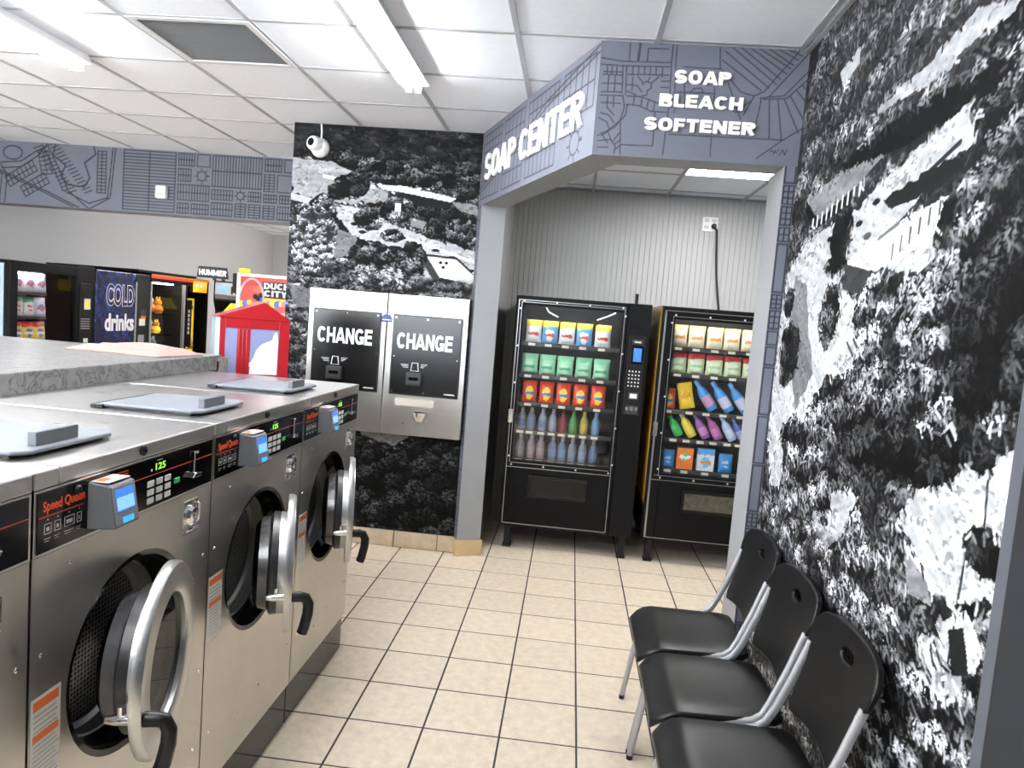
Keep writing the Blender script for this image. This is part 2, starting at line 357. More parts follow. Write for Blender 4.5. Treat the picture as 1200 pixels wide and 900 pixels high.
def block_text(name, body, org, right, up, w, h, m, parent=None, depth=.01, weight=.2, gap=.07, world=True, joined=False):
    r = Vector(right).normalized(); u = Vector(up).normalized(); nrm = r.cross(u); o = Vector(org) - (root_loc(parent) if (world and parent is not None) else Vector((0, 0, 0)))
    tot = sum((.34 if c_ == ' ' else glyph(c_, weight)[0] + gap) for c_ in body) - gap; x = 0; all_ = MB()
    for c_ in body:
        if c_ == ' ': x += .34; continue
        gw, strokes = glyph(c_, weight); mb = MB() if not joined else all_
        for si, sk in enumerate(strokes):
            L, R_, cl = ribbon(sk, weight); n = len(L); P = lambda q, d: tuple(o + r * ((x + q[0]) / tot * w) + u * (min(1.0, max(0.0, q[1])) * h) + nrm * d); b0 = len(mb.v); dd = depth * (1 + .004 * si)
            for d in (0, dd):
                for q in L: mb.v.append(P(q, d))
                for q in R_: mb.v.append(P(q, d))
            for i in range(n if cl else n - 1):
                j = (i + 1) % n; A_, B_, C_, D_ = b0 + i, b0 + j, b0 + n + j, b0 + n + i; k = 2 * n
                mb.f += [(A_ + k, D_ + k, C_ + k, B_ + k), (A_, B_, C_, D_), (A_, A_ + k, B_ + k, B_), (D_, C_, C_ + k, D_ + k)]
            if not cl: k = 2 * n; mb.f += [(b0, b0 + n, b0 + n + k, b0 + k), (b0 + n - 1, b0 + n - 1 + k, b0 + 2 * n - 1 + k, b0 + 2 * n - 1)]
        if not joined: mb.build(name, m, parent)
        x += gw + gap
    if joined: return all_.build(name, m, parent)
MAPLINES = "-137,2832 -42,2821 161,2826;-135,2805 -40,2802 163,2808;166,2908 167,2821 174,2638 166,2436;183,2909 186,2800;-16,2903 -15,2828;30,2905 26,2824;24,2905 21,2824;63,2880 150,2882;63,2880 63,2823;-121,2774 -43,2776;-123,2763 -36,2763;-124,2725 -35,2727;-124,2689 -35,2691;-126,2674 -28,2676;-107,2801 -105,2764;-87,2802 -85,2765;-66,2804 -64,2766;-97,2759 -96,2690;-69,2760 -67,2692;-40,2805 -33,2686;-24,2806 -18,2682;4,2800 5,2769;29,2801 29,2768;54,2802 56,2770;79,2803 80,2771;103,2805 106,2772;130,2806 131,2765;-15,2768 161,2773;131,2746 164,2747;131,2720 164,2720;130,2695 163,2695;50,2728 65,2742 88,2736 90,2714 74,2703 73,2684 54,2680;30,2760 53,2734;80,2762 74,2743;118,2764 90,2736;-16,2725 28,2722 53,2696;-14,2698 27,2682;8,2759 8,2699;-12,2676 49,2676 129,2652 162,2648;-14,2640 42,2639 99,2617 166,2616;22,2675 19,2640;55,2675 53,2640;83,2665 79,2627;112,2656 108,2618;-28,2676 -18,2627 -30,2572 -81,2525 -124,2501;-5,2641 -10,2595 -50,2544 -107,2502;-119,2600 -82,2591 -57,2560;-125,2578 -90,2563 -77,2536;-95,2672 -93,2623 -60,2592;-67,2673 -66,2625;-120,2643 -36,2643;-122,2479 -67,2488 -42,2462 -45,2429;-108,2513 -76,2471;-81,2525 -61,2483;-30,2517 -57,2477;-22,2490 -48,2467;-120,2452 -75,2454;-25,2463 -43,2445;116,2613 119,2471 -20,2468;-29,2561 -18,2425;185,2524 676,2528;366,2529 370,2440;365,2910 375,2815;375,2815 472,2719 527,2705;408,2909 618,2758;446,2909 632,2780;484,2909 656,2803;521,2909 670,2825;559,2910 679,2841;389,2885 588,2741;382,2847 557,2728;596,2910 697,2863;634,2911 712,2880;527,2705 568,2724 708,2911;555,2696 592,2704 746,2902;592,2704 655,2712 755,2829;572,2694 667,2702 758,2797;561,2691 545,2540;595,2693 611,2533;631,2695 663,2531;657,2699 731,2561;682,2711 753,2606;706,2736 767,2670;725,2759 766,2724;528,2700 493,2623;519,2684 459,2632;566,2444 665,2525 750,2584;745,2584 757,2520;188,2779 198,2617;226,2781 239,2652;201,2704 364,2707;356,2787 365,2648;399,2790 484,2601;223,2811 376,2810;256,2702 275,2724 303,2726 316,2705"
# ------------------------------------------------------------------ shared materials
m_ceil = mat('ceiling_tile', (.86, .895, .955), .9, var=.03, vscale=30, bump=.25, bscale=150, orand=.02)
m_tbar = mat('ceiling_grid', (.40, .415, .44), .5)
m_tile = mat('floor_tile', (.76, .645, .505), .3, var=.16, vscale=22, bump=.10, bscale=30, orand=.04)
m_grout = mat('grout', (.05, .045, .04), .9)
m_base = mat('base_tile', (.62, .50, .36), .35, var=.2, vscale=14, orand=.05)
m_grey = mat('grey_paint', (.30, .31, .325), .6, var=.03, vscale=3, bump=.1, bscale=200)
m_wallpale = mat('pale_grey_paint', (.46, .455, .45), .7)
m_dgrey = mat('dark_grey_paint', (.022, .0235, .026), .6, spec=.2)
m_white = mat('white_plastic', (.8, .8, .8), .4)
m_steelF = steel('brushed_steel_front', (.56, .54, .505), .35, (1, 1, 30))
m_steelT = steel('brushed_steel_top', (.66, .65, .64), .30, (1, 8, 1), .04)
m_steelR = steel('polished_steel_ring', (.56, .56, .56), .33, (3, 1, 1), .04)
m_steelW = steel('pale_steel_plate', (.66, .64, .61), .34, (30, 1, 1))
m_chrome = mat('chrome', (.75, .75, .75), .12, 1.0)
m_black = mat('black_plastic', (.005, .005, .0055), .35, spec=.35)
m_blackM = mat('black_powder_coat', (.003, .003, .0035), .5, spec=.16, bump=.15, bscale=400)
m_blackG = mat('black_gloss', (.003, .003, .0035), .1, spec=.4)
m_rubber = mat('black_rubber', (.012, .012, .012), .6)
m_letter = mat('white_letter', (.9, .9, .9), .4)
m_tube = mat('fluorescent_tube', (1, 1, 1), .5, emit=TUBE_STRENGTH, ecol=(.97, .985, 1.0))
m_house = mat('white_fixture', (.72, .72, .73), .4)
m_alum = mat('satin_aluminium', (.42, .42, .43), .42, .55)
m_trim = mat('chrome_trim', (.45, .45, .45), .3, 1.0)
m_glass = glass('clear_glass')
m_map = print_mat('map_print', .5, bump=.25)
m_mural = print_mat('mural_print', .6, spec=.12)

ZC = 2.903; RX = .745; LX = -5.9; FY = -5.5; BY = 10.2; T = .31

# ------------------------------------------------------------------ floor with single tiles
floor = struct(bx(LX - .1, 1.75, FY - .1, BY + .1, -.08, -.0014).build('floor', m_grout))
def tile_mb(s, z0, z1, e):
    h = s / 2; return MB().add([(-h, -h, z0), (h, -h, z0), (h, h, z0), (-h, h, z0), (-h, -h, z1 - e), (h, -h, z1 - e), (h, h, z1 - e), (-h, h, z1 - e),
        (-h + e, -h + e, z1), (h - e, -h + e, z1), (h - e, h - e, z1), (-h + e, h - e, z1)],
        [(0, 1, 5, 4), (1, 2, 6, 5), (2, 3, 7, 6), (3, 0, 4, 7), (4, 5, 9, 8), (5, 6, 10, 9), (6, 7, 11, 10), (7, 4, 8, 11), (8, 9, 10, 11), (3, 2, 1, 0)])
tm = tile_mb(T - .0075, -.006, 0, .0015).mesh('tile', m_tile)
far = MB()
for i in range(-19, 6):
    for j in range(-18, 33):
        x = (i + .5) * T; y = (j + .5) * T
        if -4 <= i <= 4 and -4 <= j <= 9 and not (i > 2 and j < 1):
            o = bpy.data.objects.new('tile', tm); COL.objects.link(o); o.parent = floor; o.location = (x, y, rnd.uniform(-.0006, 0)); o.rotation_euler = (rnd.uniform(-.001, .001), rnd.uniform(-.001, .001), rnd.choice([0, 1, 2, 3]) * math.pi / 2)
        else:
            t = tile_mb(T - .0075, -.006, 0, .0015); far.add([(a + x, b + y, c) for a, b, c in t.v], t.f)
tag(far.build('tile', m_tile, floor), kind='stuff')

# ------------------------------------------------------------------ ceiling: grid bars and single lay-in panels
ceil = struct(bx(LX - .1, 1.75, FY - .1, BY + .1, ZC + .03, ZC + .1).build('ceiling', m_ceil))
CX0, CSX, CY0, CSY = -2.3143, .603, .1621, .589
pm = tile_mb(.585, 0, .012, .0).mesh('ceiling_panel', m_ceil)
cfar = MB()
for i in range(-6, 6):
    for j in range(-10, 18):
        x = CX0 + (i + .5) * CSX; y = CY0 + (j + .5) * CSY
        if i == 0 and j == 0: continue                      # the air grille hangs here
        if x > RX + .1: continue
        if -6 <= i <= 4 and -1 <= j <= 4:
            o = bpy.data.objects.new('ceiling_panel', pm); COL.objects.link(o); o.parent = ceil; o.location = (x, y, ZC + .001)
        else: cfar.box(x - .29, x + .29, y - .285, y + .285, ZC + .001, ZC + .012)
tag(cfar.build('ceiling_panel', m_ceil, ceil), kind='stuff')
for i in range(-5, 6):
    x = CX0 + i * CSX
    if x < RX: bx(x - .012, x + .012, FY, BY, ZC - .004, ZC + .002).build('grid_bar', m_tbar, ceil)
for j in range(-10, 18):
    y = CY0 + j * CSY
    bx(LX, RX, y - .011, y + .011, ZC - .003, ZC + .002).build('grid_bar', m_tbar, ceil)
bx(RX - .022, RX, FY, .2, ZC - .006, ZC + .002).build('wall_angle', m_tbar, ceil)

# ------------------------------------------------------------------ walls
wr = struct(bx(RX, RX + .15, FY, .2, 0, ZC).build('wall_right', m_dgrey))
wb = struct(bx(-2.18, -.73, 1.87, 3.1, 0, ZC).build('wall_back', m_grey))
wl = struct(bx(LX - .1, LX, FY, BY, 0, ZC).build('wall_left', m_wallpale))
struct(bx(LX, -2.1, BY, BY + .1, 0, ZC).build('wall_rear', m_wallpale))
struct(bx(-2.18, -2.05, 3.1, BY, 0, ZC).build('wall_partition', m_wallpale))
# unseen storefront, glazed on the left only for daylight clear of the vending glass: sill, header, mullions and panes
wf = MB().box(LX, -1.5, FY - .12, FY, 0, .3).box(LX, -1.5, FY - .12, FY, 2.65, ZC).box(-1.5, RX + .15, FY - .12, FY, 0, ZC)
for k in range(4): wf.box(LX + k * 1.45, LX + k * 1.45 + .08, FY - .12, FY, .3, 2.65)
struct(wf.build('wall_front', m_grey))
for k in range(3):
    x = LX + .08 + k * 1.45
    struct(bx(x, x + 1.37, FY - .07, FY - .06, .3, 2.65).build('window_%d' % (k + 1), m_glass))

# soap alcove: back with ribbed sheet, sides, lower ceiling
ab = struct(bx(-.73, 1.65, 3.0, 3.1, 0, ZC).build('wall_alcove_back', m_grey))
rib = MB(); x = -.73
while x < 1.55:
    rib.box(x, min(x + .0385, 1.55), 2.993, 3.0, 0, 2.77); x += .0425
m_panel = mat('ribbed_grey_panel', (.40, .40, .395), .5)
rib.build('ribbed_sheet', m_panel, ab)
bx(.545, .555, 2.989, 2.993, 0, 2.77).build('seam_strip', m_panel, ab)
struct(bx(1.55, 1.65, .45, 3.0, 0, ZC).build('wall_alcove_right', m_grey))
struct(bx(-.735, -.725, 1.95, 3.0, 0, 2.77).build('wall_alcove_left', m_panel))
ac = struct(MB().prism([(-.73, 1.95), (-.10, .42), (1.55, .42), (1.55, 3.0), (-.73, 3.0)], 2.79, 2.83).build('ceiling_alcove', m_ceil))
for i in range(-2, 3):
    for j in range(-1, 3):
        x = -.09 + i * .603 + .3; y = 1.572 + (j - .5) * .589
        if x > 1.5 or x < -.5 or (i == 1 and j == 1) or (x < -.1 and y < 1.6): continue
        o = bpy.data.objects.new('ceiling_panel', pm); COL.objects.link(o); o.parent = ac; o.location = (x, y, 2.775)
for i in range(-1, 3): x = -.09 + i * .603; bx(x - .012, x + .012, .5 if i > 0 else 1.95, 2.99, 2.769, 2.776).build('grid_bar', m_tbar, ac)
for j in range(-2, 3): y = 1.572 + j * .589; bx(-.7 if y > 1.9 else .05, 1.55, y - .011, y + .011, 2.77, 2.776).build('grid_bar', m_tbar, ac)

# beams over the alcove, post and jamb
A0 = Vector((-.865, 1.87)); B0 = Vector((-.14, .2)); DD = (B0 - A0).normalized(); NN = Vector((-DD.y, DD.x))   # NN points into the alcove
if NN.x < 0: NN = -NN
th = .17; ZB = 2.42
inner = lambda p, q=th: p + NN * q
A1 = A0 + DD * .075
t_in = (.2 + th - inner(A0).y) / DD.y; B1 = inner(A0) + DD * t_in
trim = struct(MB().prism([tuple(A0), tuple(B0), (RX, .2), (RX, .2 + th), tuple(B1), tuple(inner(A0)), (-.73, 1.95), (-.80, 1.95)], ZB, ZC).build('trim_1', m_grey))
m_base_y = mat('ochre_base_tile', (.60, .44, .25), .4, var=.15)
post = struct(MB().prism([tuple(A0), tuple(A1), tuple(inner(A1)), tuple(inner(A0)), (-.73, 1.95), (-.80, 1.9)], .115, ZB).build('trim_2', m_grey))
g = DD * .012; e = NN * .012
MB().prism([tuple(A0 - e * 1.0), tuple(A1 + g - e), tuple(inner(A1) + g + e), tuple(inner(A0) + e), (-.73, 1.95), (-.80, 1.9)], 0, .112).build('base_tile', m_base_y, post, bev=.004)
jamb = struct(bx(.69, 1.65, .2, .45, 0, ZB).build('trim_3', m_grey))
bx(RX + .001, 1.65, .2, .45, ZB, ZC).build('infill', m_grey, jamb)
# right-hand end of the mural: corner strip, then dark painted wall
m_strip = mat('blue_grey_strip', (.085, .092, .108), .5, spec=.3)
struct(bx(RX - .014, RX, -1.625, -1.565, 0, 2.9).build('trim_4', m_strip, bev=.003))
struct(bx(RX - .03, RX, -2.8, -1.627, 0, 2.9).build('trim_5', m_dgrey, bev=.003))
# soffit over the arcade
sof = struct(bx(LX, -2.18, 3.1, 3.3, 2.352, ZC).build('wall_soffit', m_grey))
# base tiles under the back mural
bb = struct(bx(-2.18, -.86, 1.862, 1.87, 0, .113).build('baseboard_back', m_grout))
for k in range(5):
    x0 = -.868 - .312 * (k + 1) + .20; x1 = x0 + .306
    bx(max(x0, -2.17), min(x1, -.87), 1.851, 1.863, .002, .115).build('tile', m_base, bb, bev=.003)

# ------------------------------------------------------------------ map print on the beams
MAPB = (.150, .162, .200); 
def map_rgb(c, seed=0):
    n = .93 + .14 * fbm(c.U * 9, c.V * 9, 3, seed); base = np.array(MAPB); line = np.array((.022, .024, .032))
    return (base[None, None] * (1 - c.a[..., None]) + line * c.a[..., None]) * n[..., None]
def lots(c, u0, v0, w, h, nu, nv, rot=0.0, lw=.003):
    co, si = math.cos(rot), math.sin(rot); P = lambda a, b: (u0 + a * co - b * si, v0 + a * si + b * co)
    for i in range(nu + 1): c.line([P(w * i / nu, 0), P(w * i / nu, h)], lw, 1)
    for j in range(nv + 1): c.line([P(0, h * j / nv), P(w, h * j / nv)], lw, 1)
def street_map(c, u0, u1, v0, v1, seed, lw, cell):
    r = random.Random(seed)
    def rec(a, b, p, q, d):
        w, h = b - a, q - p
        if (w < cell * 2.2 and h < cell * 1.5) or (d > 2 and r.random() < .12):
            k = r.random(); s = cell * .12
            if k < .72:
                n = max(2, int(w / (cell * .24))); lots(c, a + s, p + s, w - 2 * s, h - 2 * s, n if w > h else 2, 2 if w > h else max(2, int(h / (cell * .24))), 0, lw)
            elif k < .85:
                rr = min(w, h) * .3; cc = ((a + b) / 2, (p + q) / 2)
                c.line([(cc[0] + rr * math.cos(t * .4), cc[1] + rr * math.sin(t * .4)) for t in range(17)], lw, 1)
                for t in range(0, 17, 2): c.line([(cc[0] + rr * math.cos(t * .4), cc[1] + rr * math.sin(t * .4)), (cc[0] + rr * 1.6 * math.cos(t * .4), cc[1] + rr * 1.6 * math.sin(t * .4))], lw, 1)
            else: lots(c, a + s, p + s, w - 2 * s, h - 2 * s, 1, 1, 0, lw)
            return
        t = r.uniform(.35, .65)
        if w > h * 1.2: m = a + w * t; rec(a, m, p, q, d + 1); rec(m, b, p, q, d + 1)
        else: m = p + h * t; rec(a, b, p, m, d + 1); rec(a, b, m, q, d + 1)
    rec(u0, u1, v0, v1, 0)

c = Canvas(-.14, RX, ZB, ZC, 300, 164)
for ln in MAPLINES.split(';'):
    pts = [tuple(float(q) / 1000 for q in p.split(',')) for p in ln.split()]; c.line(pts, .0032, .85)
for k in range(9): c.line([(.62 + k * .008, 2.475 + .01 * math.sin(k * 2.1)), (.627 + k * .008, 2.478 + .012 * math.sin(k * 3.3))], .002, .9)
p = grid_print('map_sheet', (-.14, .1985, ZB), (1, 0, 0), (0, 0, 1), RX + .14, ZC - ZB, map_rgb(c), m_map)
tag(p, 'grey-blue street map print on the beam face below SOAP BLEACH SOFTENER', 'map print')
LD = (B0 - A0).length
c = Canvas(0, LD, ZB, ZC, 330, 130); street_map(c, 0, LD, ZB, ZC, 11, .0045, .30)
c.line([(0, 2.5), (.6, 2.62), (1.2, 2.78), (LD, 2.86)], .006, 1); c.line([(0, 2.53), (.6, 2.65), (1.2, 2.81), (LD, 2.89)], .006, 1)
o3 = A0 - NN * .0015
p = grid_print('map_sheet', (o3.x, o3.y, ZB), (DD.x, DD.y, 0), (0, 0, 1), LD, ZC - ZB, map_rgb(c, 3), m_map)
tag(p, 'grey-blue street map print on the slanting beam face behind SOAP CENTER', 'map print')
c = Canvas(0, 3.8, 2.352, ZC, 560, 92)
rr = random.Random(4); cs = [(1.05 + .28 * math.cos(t), 2.60 + .17 * math.sin(t * 1.0)) for t in np.linspace(0, 6.3, 40)]
street_map(c, 1.75, 3.8, 2.36, 2.90, 23, .004, .115)
c.line([(1.12, 2.9), (1.10, 2.8), (1.22, 2.72), (1.18, 2.62), (1.25, 2.55), (1.4, 2.54), (1.45, 2.62), (1.40, 2.75), (1.5, 2.83), (1.48, 2.9)], .008, 1)
for off in (0, .05):
    c.line([(-.0 + off, 2.84), (.5 + off, 2.66), (1.0 + off, 2.48), (1.3 + off, 2.36)], .006, 1)
    c.line([(.0, 2.52 - off), (.3, 2.42 - off), (.55, 2.34 - off)], .006, 1)
    c.line([(.28 + off, 2.9), (.5 + off, 2.78), (.62 + off, 2.6), (.6 + off, 2.36)], .006, 1)
    c.line([(.62, 2.66 + off), (.8, 2.68 + off), (.95, 2.78 + off), (1.05 + off, 2.9)], .006, 1)
    c.line([(1.0 + off, 2.88), (1.1 + off, 2.7), (1.2 + off, 2.5), (1.45, 2.40 - off), (1.62 + off * .5, 2.46), (1.66 + off * .5, 2.9)], .006, 1)
c.line([(.72 + .09 * math.cos(t), 2.80 + .06 * math.sin(t)) for t in np.linspace(0, 6.3, 18)], .006, 1)
for k in range(30):
    t = k / 30; x = .28 + .3 * t if k < 15 else 1.02 + .35 * (t - .5) * 2; z = 2.86 - .3 * t if k < 15 else 2.86 - .4 * (t - .5) * 2
    c.line([(x + .06, z), (x + .13, z + .03)], .005, 1); c.line([(x - .10, z - .01), (x - .02, z + .02)], .005, 1)
lots(c, .02, 2.40, .2, .07, 6, 1, -.3, .004); lots(c, .32, 2.40, .22, .10, 7, 2, .1, .004); lots(c, 1.0, 2.62, .10, .2, 2, 5, .2, .004); lots(c, 1.52, 2.5, .08, .36, 2, 12, 0, .004); lots(c, .7, 2.50, .30, .10, 7, 2, .55, .005); lots(c, .85, 2.42, .26, .10, 6, 2, .55, .005); lots(c, .2, 2.6, .2, .12, 3, 1, -.4, .005); lots(c, .03, 2.72, .22, .14, 1, 1, 0, .005)
p = grid_print('map_sheet', (-5.98, 3.0985, 2.352), (1, 0, 0), (0, 0, 1), 3.8, ZC - 2.352, map_rgb(c, 5), m_map)
tag(p, 'grey-blue street map print on the long soffit above the arcade machines', 'map print')
c = Canvas(.69, RX, 0, ZB, 26, 500)
rr = random.Random(9); z = .05
while z < 2.38:
    h = rr.choice([.07, .09, .11, .22]); n = rr.choice([1, 2, 3])
    if h < .2: lots(c, .696, z, .043, h - .012, 2 if n > 1 else 1, n, 0, .003)
    else: lots(c, .696, z, .043, h - .012, 1, 1, 0, .003)
    z += h
p = grid_print('map_sheet', (.69, .1985, 0), (1, 0, 0), (0, 0, 1), RX - .69, ZB, map_rgb(c, 6), m_map)
tag(p, 'narrow grey-blue street map print on the right doorway jamb', 'map print')
c = Canvas(0, .075, .115, ZB, 16, 300)
for k in range(26): c.line([(0, .15 + k * .09), (.075, .16 + k * .09)], .004, .8)
c.line([(.035, .115), (.035, ZB)], .004, .8)
p = grid_print('map_sheet', (o3.x, o3.y, .115), (DD.x, DD.y, 0), (0, 0, 1), .075, ZB - .115, map_rgb(c, 7), m_map)
tag(p, 'narrow grey-blue street map print on the left doorway post', 'map print')

# ------------------------------------------------------------------ black and white aerial photo murals
def gtone(c):
    c.a = np.clip(c.a, 0, 1) ** 1.4 * .92; return c.rgb((.97, 1.0, 1.05))
def streak(c, a, s1=.3, s2=.02, ang=0.0, seed=0, amt=.3):
    co, si = math.cos(ang), math.sin(ang); u = c.U * co + c.V * si; v = -c.U * si + c.V * co
    
    n = fbm(u / s1, v / s2, 3, seed); k = fbm(c.U / .05, c.V / .03, 3, seed + 2); f = fbm(c.U / .018, c.V / .012, 2, seed + 4)
    return a * (1 - amt + 2 * amt * n) * (.72 + .5 * k) * (1 - .45 * sst(.56, .68, f) * sst(.45, .6, k))
c = Canvas(0, 1.76, 0, 2.9, 420, 900); U, V = c.U, c.V
c.a = foliage(U, V, .13, .75, .015, 1, 1.9) + .03
pl = lambda L: [(.2 - y, z) for y, z in L]
hill = sst(2.05, 2.5, V + (U - .6) * -.12)
c.a = c.a * (1 - .35 * hill) + .035 * hill
lit = lambda a, ang=-.3, s=0: streak(c, np.full(U.shape, a), .35, .025, ang, s, .28)
# pale ground and road bands that run down the hill
c.fill([(.02, 1.95), (.25, 2.08), (.75, 2.12), (1.2, 2.24), (1.5, 2.30), (1.55, 2.22), (1.25, 2.10), (1.06, 2.03), (.75, 1.93), (.30, 1.72), (.05, 1.55)], lit(.62), .02)
c.fill(pl([(-1.20, 2.50), (-1.38, 2.44), (-.97, 2.39), (-.75, 2.40), (-.55, 2.42), (-.90, 2.45)]), lit(.55), .02)
c.fill([(.02, 1.95), (.30, 1.80), (.72, 1.84), (1.07, 1.80), (.9, 1.62), (.6, 1.46), (.3, 1.10), (.12, 1.05), (.0, 1.3)], lit(.66, -.5, 3), .04)
c.fill([(.15, 1.95), (.3, 1.9), (.5, 1.55), (.35, 1.40), (.12, 1.7)], lit(.30, -.6, 5), .02)
# barns, long roof, cars
c.fill([(.18, 2.25), (.74, 2.30), (.95, 2.27), (.7, 2.20), (.36, 2.14)], lit(.35, -.15, 4), .008)
c.fill([(.18, 2.25), (.36, 2.14), (.70, 2.20), (.68, 2.165), (.35, 2.105), (.18, 2.2)], .02, .004)
for k in range(10): c.line([(.30 + k * .05, 2.115 + k * .006), (.30 + k * .05, 2.15 + k * .006)], .012, .75)
c.fill([(.42, 2.67), (.6, 2.70), (.61, 2.64), (.46, 2.61)], .55, .006); c.fill([(.42, 2.67), (.46, 2.61), (.46, 2.58), (.42, 2.63)], .05)
for q in [(.52, 2.05), (.78, 2.07), (.9, 2.12), (1.2, 2.14)]: c.blob(q[0], q[1], .03, .011, .03, .1)
c.fill(pl([(-.48, 1.95), (-.8, 2.02), (-1.0, 2.05), (-1.18, 2.06), (-1.17, 1.99), (-.82, 1.89)]), lit(.88, -.2, 7), .006)
c.fill(pl([(-.48, 1.95), (-.82, 1.89), (-.83, 1.81), (-.5, 1.86)]), lit(.10, 1.5, 2), .003)
c.fill(pl([(-.83, 1.89), (-1.17, 1.99), (-1.17, 1.93), (-.85, 1.80)]), lit(.7, 1.5, 4), .003)
c.line([(.68, 1.75), (1.03, 2.085)][:0] or [(1.02, 2.085), (1.37, 2.185)], .012, .05)
for k in range(6): c.line([(1.06 + k * .05, 2.03 + k * .018 - .1), (1.06 + k * .05, 2.07 + k * .018 - .1)], .008, .15)
c.blob(.86, 2.02, .03, .012, .15, .1); c.line([(.95, 2.0), (1.08, 2.03)], .01, .25)
c.fill([(.95, 2.12), (1.30, 2.15), (1.45, 2.13), (1.32, 2.09), (1.0, 2.08)], .03, .012)
# parking rows
for k in range(9): c.line([(.62 + k * .05, 1.60 + k * .018), (.75 + k * .05, 1.70 + k * .010)], .010, .85)
for k in range(9): c.line([(.80 + k * .05, 1.68 + k * .012), (.86 + k * .05, 1.64 + k * .012)], .010, .12)
# pale slope on the right
c.fill([(1.30, 1.22), (1.46, 1.48), (1.60, 1.56), (1.76, 1.52), (1.76, 1.1), (1.66, 1.12), (1.55, 1.10)], lit(.66, -.5, 8), .03)
c.fill([(.55, 1.0), (.75, 1.2), (1.05, 1.22), (.95, 1.05), (.78, .86), (.6, .85)], lit(.6, .4, 9), .04)
# trees, far to near
fol = lambda s, b, d, sd: foliage(U, V, s, b, d, sd, 1.7)
f1 = fol(.10, 1.05, .012, 3); f2 = fol(.085, 1.5, .02, 5); f3 = fol(.12, .28, .004, 7); f4 = fol(.07, 1.8, .05, 9); blk = np.full(U.shape, .004)
c.blob(.63, 2.05, .10, .095, f3, .2, .05, 1); c.blob(.17, 1.62, .13, .15, f3, .25, .07, 2); c.blob(.60, 1.77, .10, .13, f1, .25, .06, 3)
c.blob(.10, 1.83, .07, .07, f3, .25, .06, 4); c.blob(1.62, 2.28, .22, .16, f1, .25, .08, 15); c.blob(1.55, 1.98, .24, .14, f1, .3, .08, 16)
c.blob(1.15, 1.42, .42, .09, blk, .3, .06, 31); c.blob(.42, 1.28, .22, .10, blk, .3, .05, 32); c.blob(1.1, 2.30, .5, .045, blk, .35, .06, 33); c.blob(.60, 1.95, .12, .03, blk, .3, .04, 34)
c.blob(1.05, 1.78, .22, .12, f4, .35, .06, 5); c.blob(1.30, 1.72, .22, .16, f2, .3, .07, 6)
c.blob(1.13, 1.53, .33, .16, f2, .3, .08, 7); c.blob(.85, 1.45, .30, .13, f1, .3, .08, 8)
c.blob(1.15, 1.40, .38, .10, f3, .3, .08, 9); c.blob(.52, 1.20, .30, .22, f1, .3, .09, 10); c.blob(1.64, 1.72, .20, .30, f3, .2, .07, 11)
c.blob(1.70, 1.26, .10, .05, f3, .3, .05, 12); c.blob(1.72, 1.0, .14, .16, f1, .3, .06, 13)
c.fill([(1.35, 1.17), (1.48, 1.13), (1.52, 1.07), (1.40, 1.06)], lit(.4, .3), .004); c.line([(1.36, 1.17), (1.50, 1.12)], .012, .8)
low = sst(1.12, .98, V + .10 * (fbm(U * 6, V * 6, 3, 30) - .5) + .05 * np.sin(U * 9))
c.a = c.a * (1 - low) + low * (f2 * .7 + .25 * f4)
c.blob(1.05, .85, .25, .24, f4 * .8, .3, .08, 17); c.blob(.80, .70, .20, .2, f3, .3, .08, 18); c.blob(1.40, .72, .3, .26, f2, .3, .08, 19); c.blob(1.58, .95, .10, .07, lit(.5, .2, 2), .3, .04, 20)
c.fill([(1.55, 1.04), (1.66, 1.12), (1.74, 1.06), (1.72, 1.0), (1.62, .98)], lit(.7, .8, 6), .004); c.fill([(1.60, 1.05), (1.66, 1.08), (1.70, .99), (1.64, .96)], .04, .004)
for q in [(.62, .98), (.66, .62)]: c.line([(1.0 + q[0], q[1]), (1.0 + q[0] + .01, q[1] + .3)], .006, .03)
c.line([(1.66, 1.54), (1.695, 1.20)], .005, .03); c.line([(1.63, 1.53), (1.70, 1.545)], .012, .7)
c.strokes(16000, .030, .022, .0045, 3)
c.a = c.a * (.85 + .3 * fbm(U * 40, V * 60, 2, 40))
p = grid_print('wall_mural', (RX - .0015, .2, 0), (0, -1, 0), (0, 0, 1), 1.76, 2.9, gtone(c), m_mural)
tag(p, 'black and white aerial photo mural of trees and barns behind the black chairs', 'mural')

c = Canvas(-2.18, -.866, .115, 2.9, 260, 550); U, V = c.U, c.V
lit = lambda a, ang=0., s=0: streak(c, np.full(U.shape, a), .25, .02, ang, s, .2)
c.a = foliage(U, V, .10, .55, .014, 2, 1.5)
far_ = sst(2.62, 2.80, V + .05 * (U + 1.5)); c.a = c.a * (1 - far_) + far_ * (.006 + .16 * fbm(U * 14, V * 40, 3, 3) ** 2)
c.fill([(-2.18, 2.64), (-1.71, 2.58), (-1.5, 2.47), (-1.50, 2.40), (-1.75, 2.37), (-2.18, 2.42)], lit(.48), .03)
c.fill([(-2.18, 2.66), (-1.9, 2.65), (-1.7, 2.57), (-2.18, 2.60)], lit(.55), .01); c.line([(-2.18, 2.40), (-1.9, 2.35), (-1.7, 2.33)], .04, .6); c.line([(-1.95, 2.55), (-1.6, 2.50)], .02, .8)
c.fill([(-1.90, 2.34), (-1.7, 2.33), (-1.25, 2.20), (-.86, 2.11), (-.86, 1.97), (-1.2, 2.07), (-1.7, 2.15)], lit(.62), .02)
c.line([(-1.7, 2.26), (-1.2, 2.13), (-.87, 2.04)], .016, .85)
c.fill([(-1.58, 2.52), (-1.41, 2.52), (-1.02, 2.46), (-1.06, 2.43), (-1.54, 2.49)], .85, .004); c.fill([(-1.43, 2.48), (-1.05, 2.43), (-1.06, 2.36), (-1.40, 2.41)], .03, .003)
